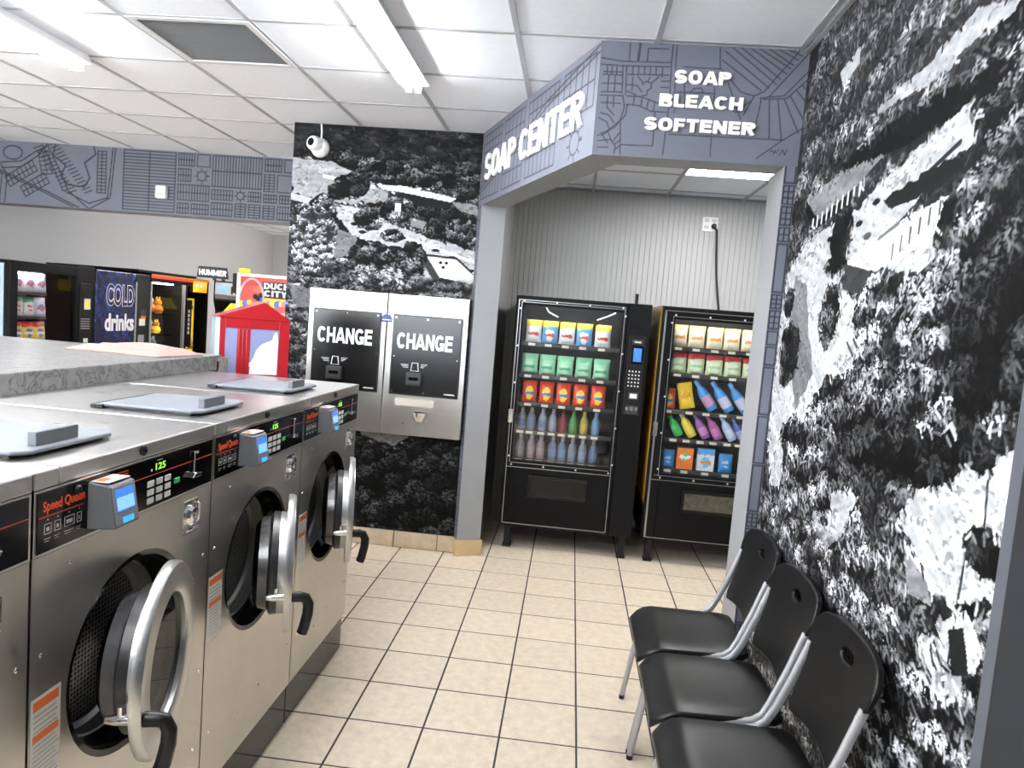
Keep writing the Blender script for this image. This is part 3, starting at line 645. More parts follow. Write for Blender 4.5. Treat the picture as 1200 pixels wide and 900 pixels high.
c.fill([(-1.05, 2.44), (-.87, 2.42), (-.87, 2.36), (-1.0, 2.38)], lit(.4), .01)
fl = lambda s, b, d, sd: foliage(U, V, s, b, d, sd, 1.2)
f1 = fl(.09, .8, .014, 3); f2 = fl(.075, 1.2, .03, 5); f3 = fl(.10, .45, .008, 7); f4 = fl(.06, 1.6, .12, 9)
for k, (a, b, r1, r2) in enumerate([(-1.75, 2.50, .12, .09), (-1.42, 2.36, .12, .09), (-1.62, 2.28, .10, .08), (-1.15, 2.30, .22, .09), (-.95, 2.22, .12, .07), (-1.95, 2.33, .10, .10), (-1.86, 2.45, .07, .06), (-1.45, 2.18, .08, .05), (-1.25, 2.55, .12, .05), (-1.5, 2.62, .14, .06)]):
    c.blob(a, b, r1, r2, f3 if k % 3 == 0 else f1, .3, .06, k)
c.fill([(-1.44, 2.40), (-1.40, 2.40), (-1.40, 2.345), (-1.44, 2.345)], .95); c.fill([(-1.33, 2.30), (-1.22, 2.29), (-1.24, 2.24), (-1.33, 2.25)], .35, .01)
for q in [(-1.72, 2.24), (-1.6, 2.22), (-1.66, 2.19), (-1.3, 2.14), (-1.14, 2.10), (-1.02, 2.06), (-1.38, 2.17)]: c.blob(q[0], q[1], .03, .012, .03, .1)
c.fill([(-1.32, 2.12), (-1.16, 2.07), (-.87, 1.90), (-.87, 1.80), (-1.32, 1.83)], lit(.6, -.4, 3), .02)
c.fill([(-1.2, 2.065), (-.99, 2.055), (-.86, 1.95), (-.86, 1.89), (-1.1, 1.92)], .92); c.line([(-1.2, 2.065), (-.99, 2.055), (-.87, 1.96)], .012, .05)
c.fill([(-1.205, 2.065), (-1.1, 1.92), (-1.11, 1.85), (-1.225, 2.01)], .10); c.fill([(-1.1, 1.92), (-.86, 1.885), (-.86, 1.82), (-1.11, 1.855)], .03)
for q in [(-1.10, 2.02), (-1.08, 1.99), (-1.06, 2.02)]: c.blob(q[0], q[1], .012, .01, .02, .05)
c.blob(-2.02, 2.10, .20, .22, f4, .3, .08, 21); c.fill([(-1.84, 2.2), (-1.7, 2.17), (-1.7, 2.0), (-1.85, 2.0)], lit(.3), .02)
c.blob(-1.60, 1.98, .20, .14, f1, .3, .07, 22); c.blob(-1.30, 2.02, .10, .12, f1, .3, .06, 23); c.blob(-1.45, 1.90, .10, .05, lit(.75, .3, 5), .4, .04, 24)
low = sst(1.93, 1.86, V + .08 * (fbm(U * 9, V * 9, 3, 30) - .5)); c.a = c.a * (1 - low) + low * (.55 * f2 + .6 * f4 * vnoise(U * 6, V * 6, 3))
c.fill([(-2.16, 1.80), (-2.0, 1.78), (-1.98, 1.66), (-2.12, 1.62)], lit(.25, 1), .01)
low = sst(1.0, .85, V); c.a = c.a * (1 - low) + low * (foliage(U, V, .13, .32, .012, 14, 1.2, (-.3, .5)))
c.fill([(-1.62, .86), (-1.2, .84), (-1.35, .72), (-1.58, .78)], lit(.35, .5), .02)
c.strokes(3000, .026, .018, .0055, 5, 2.2, .6)
c.a = c.a * (.85 + .3 * fbm(U * 50, V * 60, 2, 40))
p = grid_print('wall_mural', (-2.18, 1.8685, .115), (1, 0, 0), (0, 0, 1), 1.314, 2.785, gtone(c), m_mural)
tag(p, 'black and white aerial photo mural of a town behind the CHANGE machines', 'mural')

# ------------------------------------------------------------------ lights in view and unseen strip lights added to brighten the room
def fixture(label, x, y0, y1, z=ZC, group='strip lights on the ceiling'):
    t = thing('strip_light', label, 'light', (x, (y0 + y1) / 2, z), 0, group); h = (y1 - y0) / 2
    MB().extr([(-.055, 0), (-.080, -.048), (-.03, -.051), (.03, -.051), (.080, -.048), (.055, 0)], 1, -h, h).build('housing', m_house, t)
    for s in (-1, 1):
        MB().tube([(s * .026, -h + .02, -.068), (s * .026, h - .02, -.068)], .0165, 10).build('tube', m_tube, t, smooth=True)
        for e in (-1, 1): bx(s * .026 - .014, s * .026 + .014, e * (h - .012) - .008, e * (h - .012) + .008, -.088, -.04).build('lampholder', m_house, t)
fixture('twin tube strip light on the ceiling in front of the SOAP CENTER sign', -1.10, -1.60, .80)
fixture('twin tube strip light on the ceiling left of the air grille', -2.935, -1.65, .74)
fixture('added twin tube strip light on the ceiling behind the viewer over the washers', -1.10, -4.6, -2.2)  # unseen lamps from here on, added to fill the room with light
fixture('added twin tube strip light on the ceiling behind the viewer over the counter', -2.935, -4.6, -2.2)
fixture('added twin tube strip light on the ceiling over the far left aisle', -4.75, -1.65, .74)  # out of view, added for more even light on the ceiling
fixture('added twin tube strip light on the ceiling behind the viewer over the far left aisle', -4.75, -4.6, -2.2)
fixture('added twin tube strip light on the ceiling of the arcade room, nearer the soffit', -3.6, 4.4, 6.8)  # hidden by soffit and wall, added to brighten the arcade wall
fixture('added twin tube strip light on the ceiling at the far end of the arcade room', -3.6, 7.2, 9.6)
pl_ = thing('light_panel', 'square recessed light panel in the alcove ceiling', 'light', (.814, 1.8665, 2.77))
bx(-.295, .295, -.287, .287, .006, .012).build('diffuser', mat('light_diffuser', (1, 1, 1), .5, emit=15, ecol=(1, .99, .97)), pl_)
MB().box(-.301, -.285, -.294, .294, 0, .008).box(.285, .301, -.294, .294, 0, .008).box(-.285, .285, -.294, -.278, 0, .008).box(-.285, .285, .278, .294, 0, .008).build('frame', m_house, pl_)
# air grille
gx, gy = CX0 + CSX / 2, CY0 + CSY / 2
gr = thing('air_grille', 'dark slatted return air grille set in the ceiling panels', 'air vent', (gx, gy, ZC))
MB().box(-.295, -.265, -.288, .288, -.008, .004).box(.265, .295, -.288, .288, -.008, .004).box(-.265, .265, -.288, -.258, -.008, .004).box(-.265, .265, .258, .288, -.008, .004).build('frame', m_house, gr)
bx(-.265, .265, -.258, .258, .022, .026).build('duct', m_blackM, gr)
m_slat = mat('grille_slat', (.11, .11, .11), .5); sl = MB().extr([(-.009, .016), (-.004, -.003), (-.002, -.003), (-.007, .016)], 0, -.265, .265).mesh('slat', m_slat)
for k in range(28):
    o = bpy.data.objects.new('slat', sl); COL.objects.link(o); o.parent = gr; o.location = (0, -.245 + k * .0185, 0)
# ------------------------------------------------------------------ raised lettering
t = thing('sign_lettering', 'white raised letters SOAP CENTER on the slanting beam', 'sign', (A0.x, A0.y, 2.55))
org = A0 + DD * .13 - NN * .004
block_text('letter', 'SOAP CENTER', (org.x, org.y, 2.565), (DD.x, DD.y, 0), (0, 0, 1), 1.57, .168, m_letter, t, .012, .18, .13)
for body, x0, x1, z0, z1, lab in (('SOAP', .185, .423, 2.736, 2.792, 'white raised letters SOAP at the top of the front beam'), ('BLEACH', .129, .484, 2.636, 2.69, 'white raised letters BLEACH in the middle of the front beam'),
                          ('SOFTENER', .073, .546, 2.535, 2.589, 'white raised letters SOFTENER low on the front beam')):
    t = thing('sign_lettering', lab, 'sign', (x0, .2, z0), 0, 'lettering on the front beam')
    block_text('letter', body, (x0, .196, z0), (1, 0, 0), (0, 0, 1), x1 - x0, z1 - z0, m_letter, t, .016, .24, .08)

# ------------------------------------------------------------------ washers
m_perf = bpy.data.materials.new('perforated_drum'); m_perf.use_nodes = True; MATS['perf'] = m_perf
nt = m_perf.node_tree; b = nt.nodes['Principled BSDF']; b.inputs['Metallic'].default_value = .9; b.inputs['Roughness'].default_value = .35
tc = nt.nodes.new('ShaderNodeTexCoord'); vo = nt.nodes.new('ShaderNodeTexVoronoi'); vo.inputs['Scale'].default_value = 85; vo.inputs['Randomness'].default_value = .15; nt.links.new(tc.outputs['Object'], vo.inputs['Vector'])
cr = nt.nodes.new('ShaderNodeValToRGB'); cr.color_ramp.elements[0].position = .32; cr.color_ramp.elements[0].color = (.004, .004, .004, 1); cr.color_ramp.elements[1].position = .42; cr.color_ramp.elements[1].color = (.22, .22, .22, 1)
nt.links.new(vo.outputs['Distance'], cr.inputs[0]); nt.links.new(cr.outputs[0], b.inputs['Base Color'])
m_red = mat('orange_red_print', (.75, .07, .015), .4, emit=.04, ecol=(.9, .1, .02)); m_redline = mat('red_line_print', (.6, .04, .015), .4); m_icon = mat('white_icon_print', (.55, .55, .55), .5)
m_key = mat('white_key', (.75, .75, .74), .4); m_green = mat('green_key', (.03, .45, .13), .4); m_led = mat('green_digits', (.1, .3, .02), .4, emit=.5, ecol=(.35, 1, .05))
m_reader = mat('grey_reader_plastic', (.13, .135, .145), .45); m_readerF = mat('reader_bezel', (.22, .225, .235), .4)
m_scr = mat('blue_screen', (.03, .08, .25), .2, emit=.35, ecol=(.05, .22, .85)); m_scr2 = mat('pale_screen_disc', (.1, .2, .3), .2, emit=.35, ecol=(.25, .55, .85)); m_ledb = mat('blue_led', (.02, .12, .35), .2, emit=.4, ecol=(.05, .4, .95))
m_stick = mat('white_sticker', (.80, .80, .78), .5); m_orange = mat('orange_sticker_band', (.85, .20, .04), .5); m_txt = mat('sticker_text', (.45, .45, .45), .6)
m_lid = mat('pale_blue_grey_lid', (.17, .187, .21), .4); m_lidtab = mat('grey_lid_tab', (.13, .147, .16), .4); m_bowl = glass('smoked_bowl', (.22, .22, .23), .5)
m_bowlrim = mat('grey_bowl_rim', (.16, .16, .165), .25, .7); m_gas = mat('dark_gasket', (.018, .018, .019), .35)

def front_panel(y0, y1, z0, z1, cy, cz, r, N=64):
    angs = sorted([2 * math.pi * k / N for k in range(N)] + [math.atan2(z - cz, y - cy) % (2 * math.pi) for y in (y0, y1) for z in (z0, z1)])
    mb = MB(); n = len(angs)
    for a in angs:
        c, s = math.cos(a), math.sin(a); tt = min(((y1 if c > 0 else y0) - cy) / c if abs(c) > 1e-9 else 1e9, ((z1 if s > 0 else z0) - cz) / s if abs(s) > 1e-9 else 1e9)
        mb.v += [(0, cy + r * c, cz + r * s), (0, cy + tt * c, cz + tt * s), (-.02, cy + r * c, cz + r * s)]
    for k in range(n):
        q = (k + 1) % n; mb.f += [(3 * k, 3 * k + 1, 3 * q + 1, 3 * q), (3 * k, 3 * q, 3 * q + 2, 3 * k + 2)]
    return mb

def washer(yc, ang, label, detail=True):
    t = thing('washing_machine', label, 'washer', (-1.15, yc, 0), 0, 'front loading washers in a row'); hw = .343
    bx(-.72, -.012, -hw, hw, 0, .17).build('plinth', m_blackG, t, bev=.003)
    DZ, R0 = .80, .238
    fp = front_panel(-hw, hw, .172, 1.132, 0, DZ, R0)
    fp.box(-.75, -.001, -hw, -hw + .004, .172, 1.266).box(-.75, -.001, hw - .004, hw, .172, 1.266).box(-.75, -.745, -hw, hw, .172, 1.266).box(-.75, -.002, -hw, hw, .172, .18)
    fp.build('body', m_steelF, t)
    bx(-.752, .004, -hw - .001, hw + .001, 1.268, 1.305).build('top', m_steelT, t, bev=.0035)
    MB().lathe([(.013, 0), (.013, .004), (.009, .007), (.004, .007), (.004, .004), (0, .004)], (.004, 0, 1.288), (1, 0, 0), 16).build('cap_bolt', m_black, t, smooth=True)
    bx(-.01, .0015, -hw, hw, 1.134, 1.266).build('console_frame', m_steelT, t)
    con = bx(0, .004, -hw + .007, hw - .007, 1.14, 1.262).build('console', m_blackG, t, bev=.0015)
    bx(.004, .0045, -hw + .01, -.205, 1.2105, 1.213).build('red_line', m_redline, con); bx(.004, .0045, -.06, hw - .01, 1.2185, 1.2205).build('red_line', m_redline, con)
    text('lettering', 'Speed Queen', (.004, -.322, 1.2155), (0, 1, 0), (0, 0, 1), .120, .027, m_red, con, .0006, .022)
    for k, (a, w) in enumerate(((-.318, .02), (-.29, .018), (-.262, .03), (-.225, .014))):
        MB().box(.004, .0044, a, a + w, 1.176, 1.1775).box(.004, .0044, a, a + .0015, 1.176, 1.197).box(.004, .0044, a, a + w, 1.1955, 1.197).box(.004, .0044, a + w - .0015, a + w, 1.176, 1.197).box(.004, .0044, a + .006, a + w - .006, 1.182, 1.190).build('icon', m_icon, con)
        MB().box(.004, .0044, a, a + w * .9, 1.166, 1.1675).box(.004, .0044, a + .002, a + w * .7, 1.161, 1.1622).box(.004, .0044, a + w * .4, a + w * .4 + .003, 1.203, 1.206).build('icon_caption', m_icon, con)
    MB().lathe([(.009, 0), (.009, .003), (.006, .007), (0, .008)], (.004, -.225, 1.247), (1, 0, 0), 12).build('lens_cap', m_black, con, smooth=True)
    for k in range(4): bx(.004, .0045, -.10 + (k == 3) * .006, -.055, 1.250 - k * .006, 1.2525 - k * .006).build('red_caption', m_redline if k < 3 else m_icon, con)
    text('digits', '125', (.0045, .055, 1.229), (0, 1, 0), (0, 0, 1), .042, .017, m_led, con, .0005, .01)
    MB().box(.004, .0044, .06, .085, 1.252, 1.2535).box(.004, .0044, .036, .041, 1.229, 1.235).build('display_caption', m_icon, con)
    for r in range(3):
        for c in range(3): bx(.004, .0065, .022 + c * .037, .022 + c * .037 + .026, 1.150 + r * .021, 1.150 + r * .021 + .015).build('key', m_key, con, bev=.001)
    bx(.004, .0065, .138, .164, 1.176, 1.190).build('start_key', m_green, con, bev=.001)
    for r in range(3): bx(.004, .0046, -.045, -.03, 1.152 + r * .021, 1.160 + r * .021).build('icon', m_icon, con)
    cs = bx(.004, .012, .226, .234, 1.186, 1.246).build('coin_chute', m_chrome, con, bev=.002)
    MB().extr([(.206, 1.178), (.250, 1.176), (.256, 1.186), (.222, 1.19)], 0, .004, .020).build('coin_lip', m_chrome, con, bev=.002)
    bx(.004, .0045, .246, .258, 1.236, 1.243).build('icon', m_icon, con)
    rd = MB().extr([(0, 0), (.067, .006), (.052, .098), (0, .104)], 1, -.192, -.105)   # x, z profile
    rd.v = [(a, y, z + 1.150) for a, y, z in rd.v]; ro = rd.build('card_reader', m_reader, t, bev=.004)
    def face(u, z0, z1, y0, y1, d=.0008): xa = .067 - .015 * (z0 - .006) / .092; xb = .067 - .015 * (z1 - .006) / .092; return MB().add([(xa, y0, z0 + 1.15), (xa, y1, z0 + 1.15), (xb, y1, z1 + 1.15), (xb, y0, z1 + 1.15), (xa + d, y0, z0 + 1.15), (xa + d, y1, z0 + 1.15), (xb + d, y1, z1 + 1.15), (xb + d, y0, z1 + 1.15)], [(0, 3, 2, 1), (4, 5, 6, 7), (0, 1, 5, 4), (1, 2, 6, 5), (2, 3, 7, 6), (3, 0, 4, 7)])
    face(0, .012, .095, -.188, -.109, .0015).build('bezel', m_readerF, ro, bev=.001)
    face(0, .040, .088, -.180, -.117, .0022).build('screen', m_scr, ro); face(0, .043, .070, -.178, -.120, .0026).build('screen_disc', m_scr2, ro); face(0, .014, .026, -.165, -.128, .003).build('light_bar', m_ledb, ro)
    bx(.006, .046, -.186, -.112, 1.2535, 1.2548).build('reader_sticker', m_stick, ro); bx(.010, .030, -.18, -.15, 1.2549, 1.2553).build('sticker_band', m_orange, ro)
    lk = MB().box(.0, .003, .196, .268, 1.018, 1.112).build('lock_plate', m_chrome, t, bev=.004)
    MB().lathe([(.027, .003), (.027, .008), (.020, .016), (.010, .017), (.009, .012), (0, .012)], (0, .228, 1.070), (1, 0, 0), 24).build('lock', m_chrome, lk, smooth=True)
    MB().tube([(.006, .258, 1.10), (.010, .260, 1.095), (.010, .260, 1.05), (.006, .258, 1.045)], .004, 6).build('latch', m_chrome, lk); MB().tube([(.006, .200, 1.030), (.008, .262, 1.030)], .004, 6).build('hasp', m_chrome, lk)
    for a, z in ((-.235, 1.095), (-.315, .93), (.315, .93), (-.30, .35), (.30, .35), (.05, .32), (.32, .58), (-.1, .30)):
        MB().lathe([(.0055, 0), (.005, .002), (.002, .0035), (0, .0035)], (0, a, z), (1, 0, 0), 10).build('screw', m_chrome, t, smooth=True)
    st = bx(0, .0007, -.338, -.255, .645, .845).build('warning_label', m_stick, t)
    bx(.0007, .0011, -.332, -.261, .818, .838).build('orange_band', m_orange, st); bx(.0007, .0011, -.332, -.261, .752, .768).build('orange_band', m_orange, st)
    tx = MB()
    for k in range(4): tx.box(.0007, .0010, -.330, -.27 + .006 * (k % 2), .805 - k * .011, .8085 - k * .011)
    for k in range(9): tx.box(.0007, .0010, -.330, -.27 + .006 * (k % 3), .742 - k * .010, .7445 - k * .010)
    tx.build('fine_print', m_txt, st)
    lid = MB(); N = 10                                            # dispenser lid on the top: dished plate with an upright tab and a black hinge
    lp = [(-.40, -.27), (-.11, -.27), (-.085, -.245), (-.085, .015), (-.11, .04), (-.40, .04)]
    lid.prism(lp, 1.312, 1.322); lo = lid.build('soap_lid', m_lid, t, bev=.004)
    bx(-.125, -.105, -.205, -.075, 1.322, 1.352).build('lid_tab', m_lidtab, lo, bev=.002)
    bx(-.425, -.385, -.275, .045, 1.3055, 1.318).build('lid_hinge', m_black, lo, bev=.003); MB().prism([(-.39, -.26), (-.12, -.26), (-.12, .03), (-.39, .03)], 1.3052, 1.312).build('lid_seal', m_black, lo)
    # porthole: black collar, steel tub mouth and perforated drum
    MB().lathe([(R0 + .001, -.001), (R0 + .001, -.05), (.205, -.075), (.205, -.068), (R0 - .014, -.045), (R0 - .014, -.003)], (0, 0, DZ), (1, 0, 0), 48, closed=True).build('collar', m_blackG, t, smooth=True)
    MB().lathe([(.206, -.07), (.206, -.12), (.185, -.125), (.185, -.115), (.197, -.108), (.199, -.07)], (0, 0, DZ), (1, 0, 0), 48, closed=True).build('tub_mouth', m_steelR, t, smooth=True)
    MB().lathe([(.186, -.118), (.235, -.14), (.235, -.58), (.0, -.60)], (0, 0, DZ), (1, 0, 0), 48).build('drum', m_perf, t, smooth=True)
    # door on its hinge, local: s along the door from the hinge, d out of its face
    hx, hy = .030, .195; a = math.radians(ang); ds = Vector((math.sin(a), -math.cos(a), 0)); dn = Vector((math.cos(a), math.sin(a), 0)); O = Vector((hx, hy, DZ)); r = .225; C = O + ds * r
    door = MB().lathe([(r, -.008), (r, .008), (r - .006, .016), (.158, .016), (.150, .010), (.148, -.03), (.158, -.03), (.160, -.008)], C, dn, 56, closed=True).build('door', m_steelR, t, smooth=True)
    MB().lathe([(.166, -.008), (.166, -.030), (.146, -.030), (.146, -.008)], C, dn, 48, closed=True).build('gasket_holder', m_steelR, door, smooth=True)
    MB().lathe([(.166, -.030), (.168, -.052), (.158, -.058), (.140, -.058), (.140, -.030)], C, dn, 48, closed=True).build('gasket', m_gas, door, smooth=True)
    MB().lathe([(.146, .0), (.140, -.055), (.146, -.060), (.140, -.095), (.125, -.106), (.0, -.112)], C, dn, 48).build('glass_bowl', m_bowl, door, smooth=True)
    MB().lathe([(.150, -.059), (.152, -.062), (.147, -.090), (.143, -.090), (.146, -.059)], C, dn, 48, closed=True).build('bowl_rim', m_bowlrim, door, smooth=True)
    hp = O + ds * (2 * r - .030) + Vector((0, 0, -.045))           # latch side
    MB().lathe([(0, -.06), (.008, -.06), (.012, -.04), (.012, -.006)], hp, dn, 12).build('latch_bolt', m_chrome, door, smooth=True); MB().tube([hp + dn * -.03, hp + dn * -.03 + Vector((0, 0, .03))], .008, 10).build('latch_stud', m_chrome, door, smooth=True)
    MB().tube([hp + dn * .014, hp + dn * .040, hp + dn * .058 + Vector((0, 0, -.004)), hp + dn * .068 + Vector((0, 0, -.024)), hp + dn * .067 + Vector((0, 0, -.055)), hp + dn * .058 + Vector((0, 0, -.100)), hp + dn * .052 + Vector((0, 0, -.118))], .015, 10, .017).build('handle', m_black, door, smooth=True)
    for z in (.07, -.07): MB().lathe([(.011, -.02), (.011, .02)], O + Vector((-.003, .004, z)) , (0, 0, 1), 12).build('hinge', m_steelR, door, smooth=True)
    bx(-.005, .03, hy - .012, hy + .022, DZ - .10, DZ + .10).build('hinge_plate', m_steelF, t, bev=.003)
    return t
washer(-2.138, 2, 'stainless front loading washer nearest the viewer, cut by the left edge')
washer(-1.445, 15, 'stainless washer with round door ajar, second nearest, its whole porthole in view')
washer(-.7525, 21, 'stainless washer with door ajar, between two other open washers, third from the viewer')
washer(-.06, 18, 'stainless washer at the far end of the row beside the CHANGE machines')

# ------------------------------------------------------------------ marbled counter behind the washers
m_marb = bpy.data.materials.new('marbled_laminate'); m_marb.use_nodes = True; nt = m_marb.node_tree; N = nt.nodes; Lk = nt.links; b = N['Principled BSDF']; b.inputs['Roughness'].default_value = .35
tc = N.new('ShaderNodeTexCoord'); n1 = N.new('ShaderNodeTexNoise'); n1.inputs['Scale'].default_value = 15; n1.inputs['Detail'].default_value = 8; n1.inputs['Distortion'].default_value = 1.2; Lk.new(tc.outputs['Object'], n1.inputs['Vector'])
ma = N.new('ShaderNodeMath'); ma.operation = 'SUBTRACT'; ma.inputs[1].default_value = .5; Lk.new(n1.outputs['Fac'], ma.inputs[0]); mb_ = N.new('ShaderNodeMath'); mb_.operation = 'ABSOLUTE'; Lk.new(ma.outputs[0], mb_.inputs[0])
cr = N.new('ShaderNodeValToRGB'); e = cr.color_ramp.elements; e[0].position = 0; e[0].color = (.07, .068, .066, 1); e[1].position = .045; e[1].color = (.18, .178, .174, 1); q = e.new(.2); q.color = (.215, .212, .207, 1)
Lk.new(mb_.outputs[0], cr.inputs[0]); Lk.new(cr.outputs[0], b.inputs['Base Color'])
ct = thing('folding_counter', 'long grey marbled laminate counter behind the washers', 'counter', (-2.5, -2.0, 0))
bx(-3.06, -1.925, -5.0, .33, 0, 1.30).build('base', m_grey, ct, world=True)
bx(-3.10, -1.905, -5.0, .385, 1.3005, 1.375).build('worktop', m_marb, ct, bev=.004, world=True)
MB().box(-3.10, -1.905, .386, .432, 1.345, 1.375).build('end_strip', m_marb, ct, world=True); MB().box(-3.10, -1.92, .433, .54, 1.27, 1.358).build('end_block', m_marb, ct, bev=.003, world=True)
# folded towel
tw = MB(); nx, ny = 16, 14
for lay in range(2):
    for j in range(ny):
        for i in range(nx):
            u, v = i / (nx - 1), j / (ny - 1); x = -2.40 + .45 * u + .05 * (v - .5); y = .0 + .30 * v + .10 * u * 0 + .015 * math.sin(5 * u)
            edge = min(u, 1 - u, v, 1 - v); hgt = .0255 * min(1, edge * 9) + .007 * math.sin(7 * u + 2 * v) * math.sin(5 * v + 1) + (.01 if v > .45 else 0) * min(1, edge * 8)
            tw.v.append((x, y, 1.376 + (max(.004, hgt) if lay else 0)))
idx = lambda l, i, j: l * nx * ny + j * nx + i
for j in range(ny - 1):
    for i in range(nx - 1): tw.f += [(idx(1, i, j), idx(1, i + 1, j), idx(1, i + 1, j + 1), idx(1, i, j + 1)), (idx(0, i, j), idx(0, i, j + 1), idx(0, i + 1, j + 1), idx(0, i + 1, j))]
for i in range(nx - 1): tw.f += [(idx(0, i, 0), idx(0, i + 1, 0), idx(1, i + 1, 0), idx(1, i, 0)), (idx(0, i + 1, ny - 1), idx(0, i, ny - 1), idx(1, i, ny - 1), idx(1, i + 1, ny - 1))]
for j in range(ny - 1): tw.f += [(idx(0, 0, j + 1), idx(0, 0, j), idx(1, 0, j), idx(1, 0, j + 1)), (idx(0, nx - 1, j), idx(0, nx - 1, j + 1), idx(1, nx - 1, j + 1), idx(1, nx - 1, j))]
tag(tw.build('folded_towel', mat('pink_towel', (.30, .22, .20), .95, bump=.6, bscale=300), smooth=True), 'pale pink folded towel lying on the marbled counter', 'towel')

# ------------------------------------------------------------------ chairs
m_seat = mat('black_seat_plastic', (.004, .004, .0045), .34, spec=.3, bump=.1, bscale=500)
def chair(yc, label):
    t = thing('stacking_chair', label, 'chair', (.44, yc, 0), 0, 'black stacking chairs along the mural')
    # seat: dished sheet with a waterfall front
    mb = MB(); nu, nv = 15, 15; h = .222
    def seat_pt(u, v, d):
        s = -1 + 2 * u; x = -.235 + .43 * v; w = h * (1 - .05 * v) * (1 if v > .12 else 1 - .09 * (1 - v / .12) ** 2) * (1 if v < .9 else 1 - .12 * ((v - .9) / .1) ** 2)
        z = .452 - .012 * math.sin(math.pi * min(1, v * 1.05)) * (1 - s * s) - (.055 * (1 - v / .22) ** 2 if v < .22 else 0) - .012 * abs(s) ** 6 + .008 * v
        return (x, s * w, z - d)
    for d in (0, .022):
        for j in range(nv):
            for i in range(nu): mb.v.append(seat_pt(i / (nu - 1), j / (nv - 1), d))
    I = lambda l, i, j: l * nu * nv + j * nu + i
    for j in range(nv - 1):
        for i in range(nu - 1): mb.f += [(I(0, i, j), I(0, i, j + 1), I(0, i + 1, j + 1), I(0, i + 1, j)), (I(1, i, j), I(1, i + 1, j), I(1, i + 1, j + 1), I(1, i, j + 1))]
    rim = [(i, 0) for i in range(nu)] + [(nu - 1, j) for j in range(1, nv)] + [(i, nv - 1) for i in range(nu - 2, -1, -1)] + [(0, j) for j in range(nv - 2, 0, -1)]
    for (a, b_), (c, d) in zip(rim, rim[1:] + rim[:1]): mb.f.append((I(0, a, b_), I(0, c, d), I(1, c, d), I(1, a, b_)))
    mb.build('seat', m_seat, t, smooth=True, bev=.006)
    # backrest: outline swept in rings round the grip hole, curved and leaning
    half = [(.0, .548), (.10, .540), (.176, .530), (.188, .56), (.190, .69), (.197, .725), (.222, .752), (.2285, .785), (.222, .822), (.195, .848), (.14, .860), (.07, .864), (.0, .865)]
    loop = half + [(-a, z) for a, z in half[-2:0:-1]]
    n = len(loop); dense = []
    for k in range(n):
        (a, z), (c, d) = loop[k], loop[(k + 1) % n]
        for q in range(3): dense.append((a + (c - a) * q / 3, z + (d - z) * q / 3))
    n = len(dense); cz = .795; mb = MB(); rings = 8
    def bend(y, z, d): x = .175 + (z - .5) * .27 - .45 * y * y; return (x + d, y, z)
    for d in (0, .020):
        for rr_ in range(rings + 1):
            f = (rr_ / rings)
            for a, z in dense:
                an = math.atan2((z - cz) / .05, a / .12); hy_, hz_ = .042 * math.cos(an), cz + .017 * math.sin(an)
                mb.v.append(bend(hy_ + (a - hy_) * f, hz_ + (z - hz_) * f, d))
    J = lambda l, r_, k: l * (rings + 1) * n + r_ * n + k % n
    for r_ in range(rings):
        for k in range(n): mb.f += [(J(0, r_, k), J(0, r_, k + 1), J(0, r_ + 1, k + 1), J(0, r_ + 1, k)), (J(1, r_, k + 1), J(1, r_, k), J(1, r_ + 1, k), J(1, r_ + 1, k + 1))]
    for k in range(n): mb.f += [(J(0, rings, k), J(0, rings, k + 1), J(1, rings, k + 1), J(1, rings, k)), (J(0, 0, k + 1), J(0, 0, k), J(1, 0, k), J(1, 0, k + 1))]
    mb.build('backrest', m_seat, t, smooth=True, bev=.005)
    for s in (-1, 1):
        y = s * .211
        path = [(-.19, y * .95, .395), (-.12, y * .96, .408), (-.03, y * .985, .418), (.04, y, .427), (.090, y, .440), (.120, y, .463), (.143, y * .985, .51), (.186, y * .975, .62), (.228, y * .965, .745)]
        MB().tube(path, .008, 8, .014).build('side_rail', m_alum, t, smooth=True)
        MB().tube([(-.233, y * 1.0, .016), (-.19, y * 1.01, .30), (-.178, y * .97, .405)], .012, 8, .014).build('leg', m_alum, t, smooth=True)
        MB().tube([(-.2335, y * 1.0, .0), (-.2325, y * 1.0, .018)], .0125, 8, .0145).build('foot_cap', m_black, t)
        MB().tube([(.04, y * .94, .428), (.10, y * .98, .30), (.20, y * 1.0, .016)], .010, 8, .012).build('leg', m_alum, t, smooth=True)
        MB().tube([(.2005, y, .0), (.199, y, .018)], .0125, 8, .0145).build('foot_cap', m_black, t)
    MB().tube([(-.14, -.20, .415), (-.14, .20, .415)], .009, 8).build('cross_bar', m_alum, t); MB().tube([(.05, -.20, .42), (.05, .20, .42)], .009, 8).build('cross_bar', m_alum, t)
    return t
chair(-.095, 'black plastic stacking chair with silver frame, farthest of three, beside the doorway jamb')
chair(-.555, 'black plastic stacking chair with silver frame, middle of the three by the mural')
chair(-1.015, 'black plastic stacking chair with silver frame, nearest of three, cut by the bottom edge')

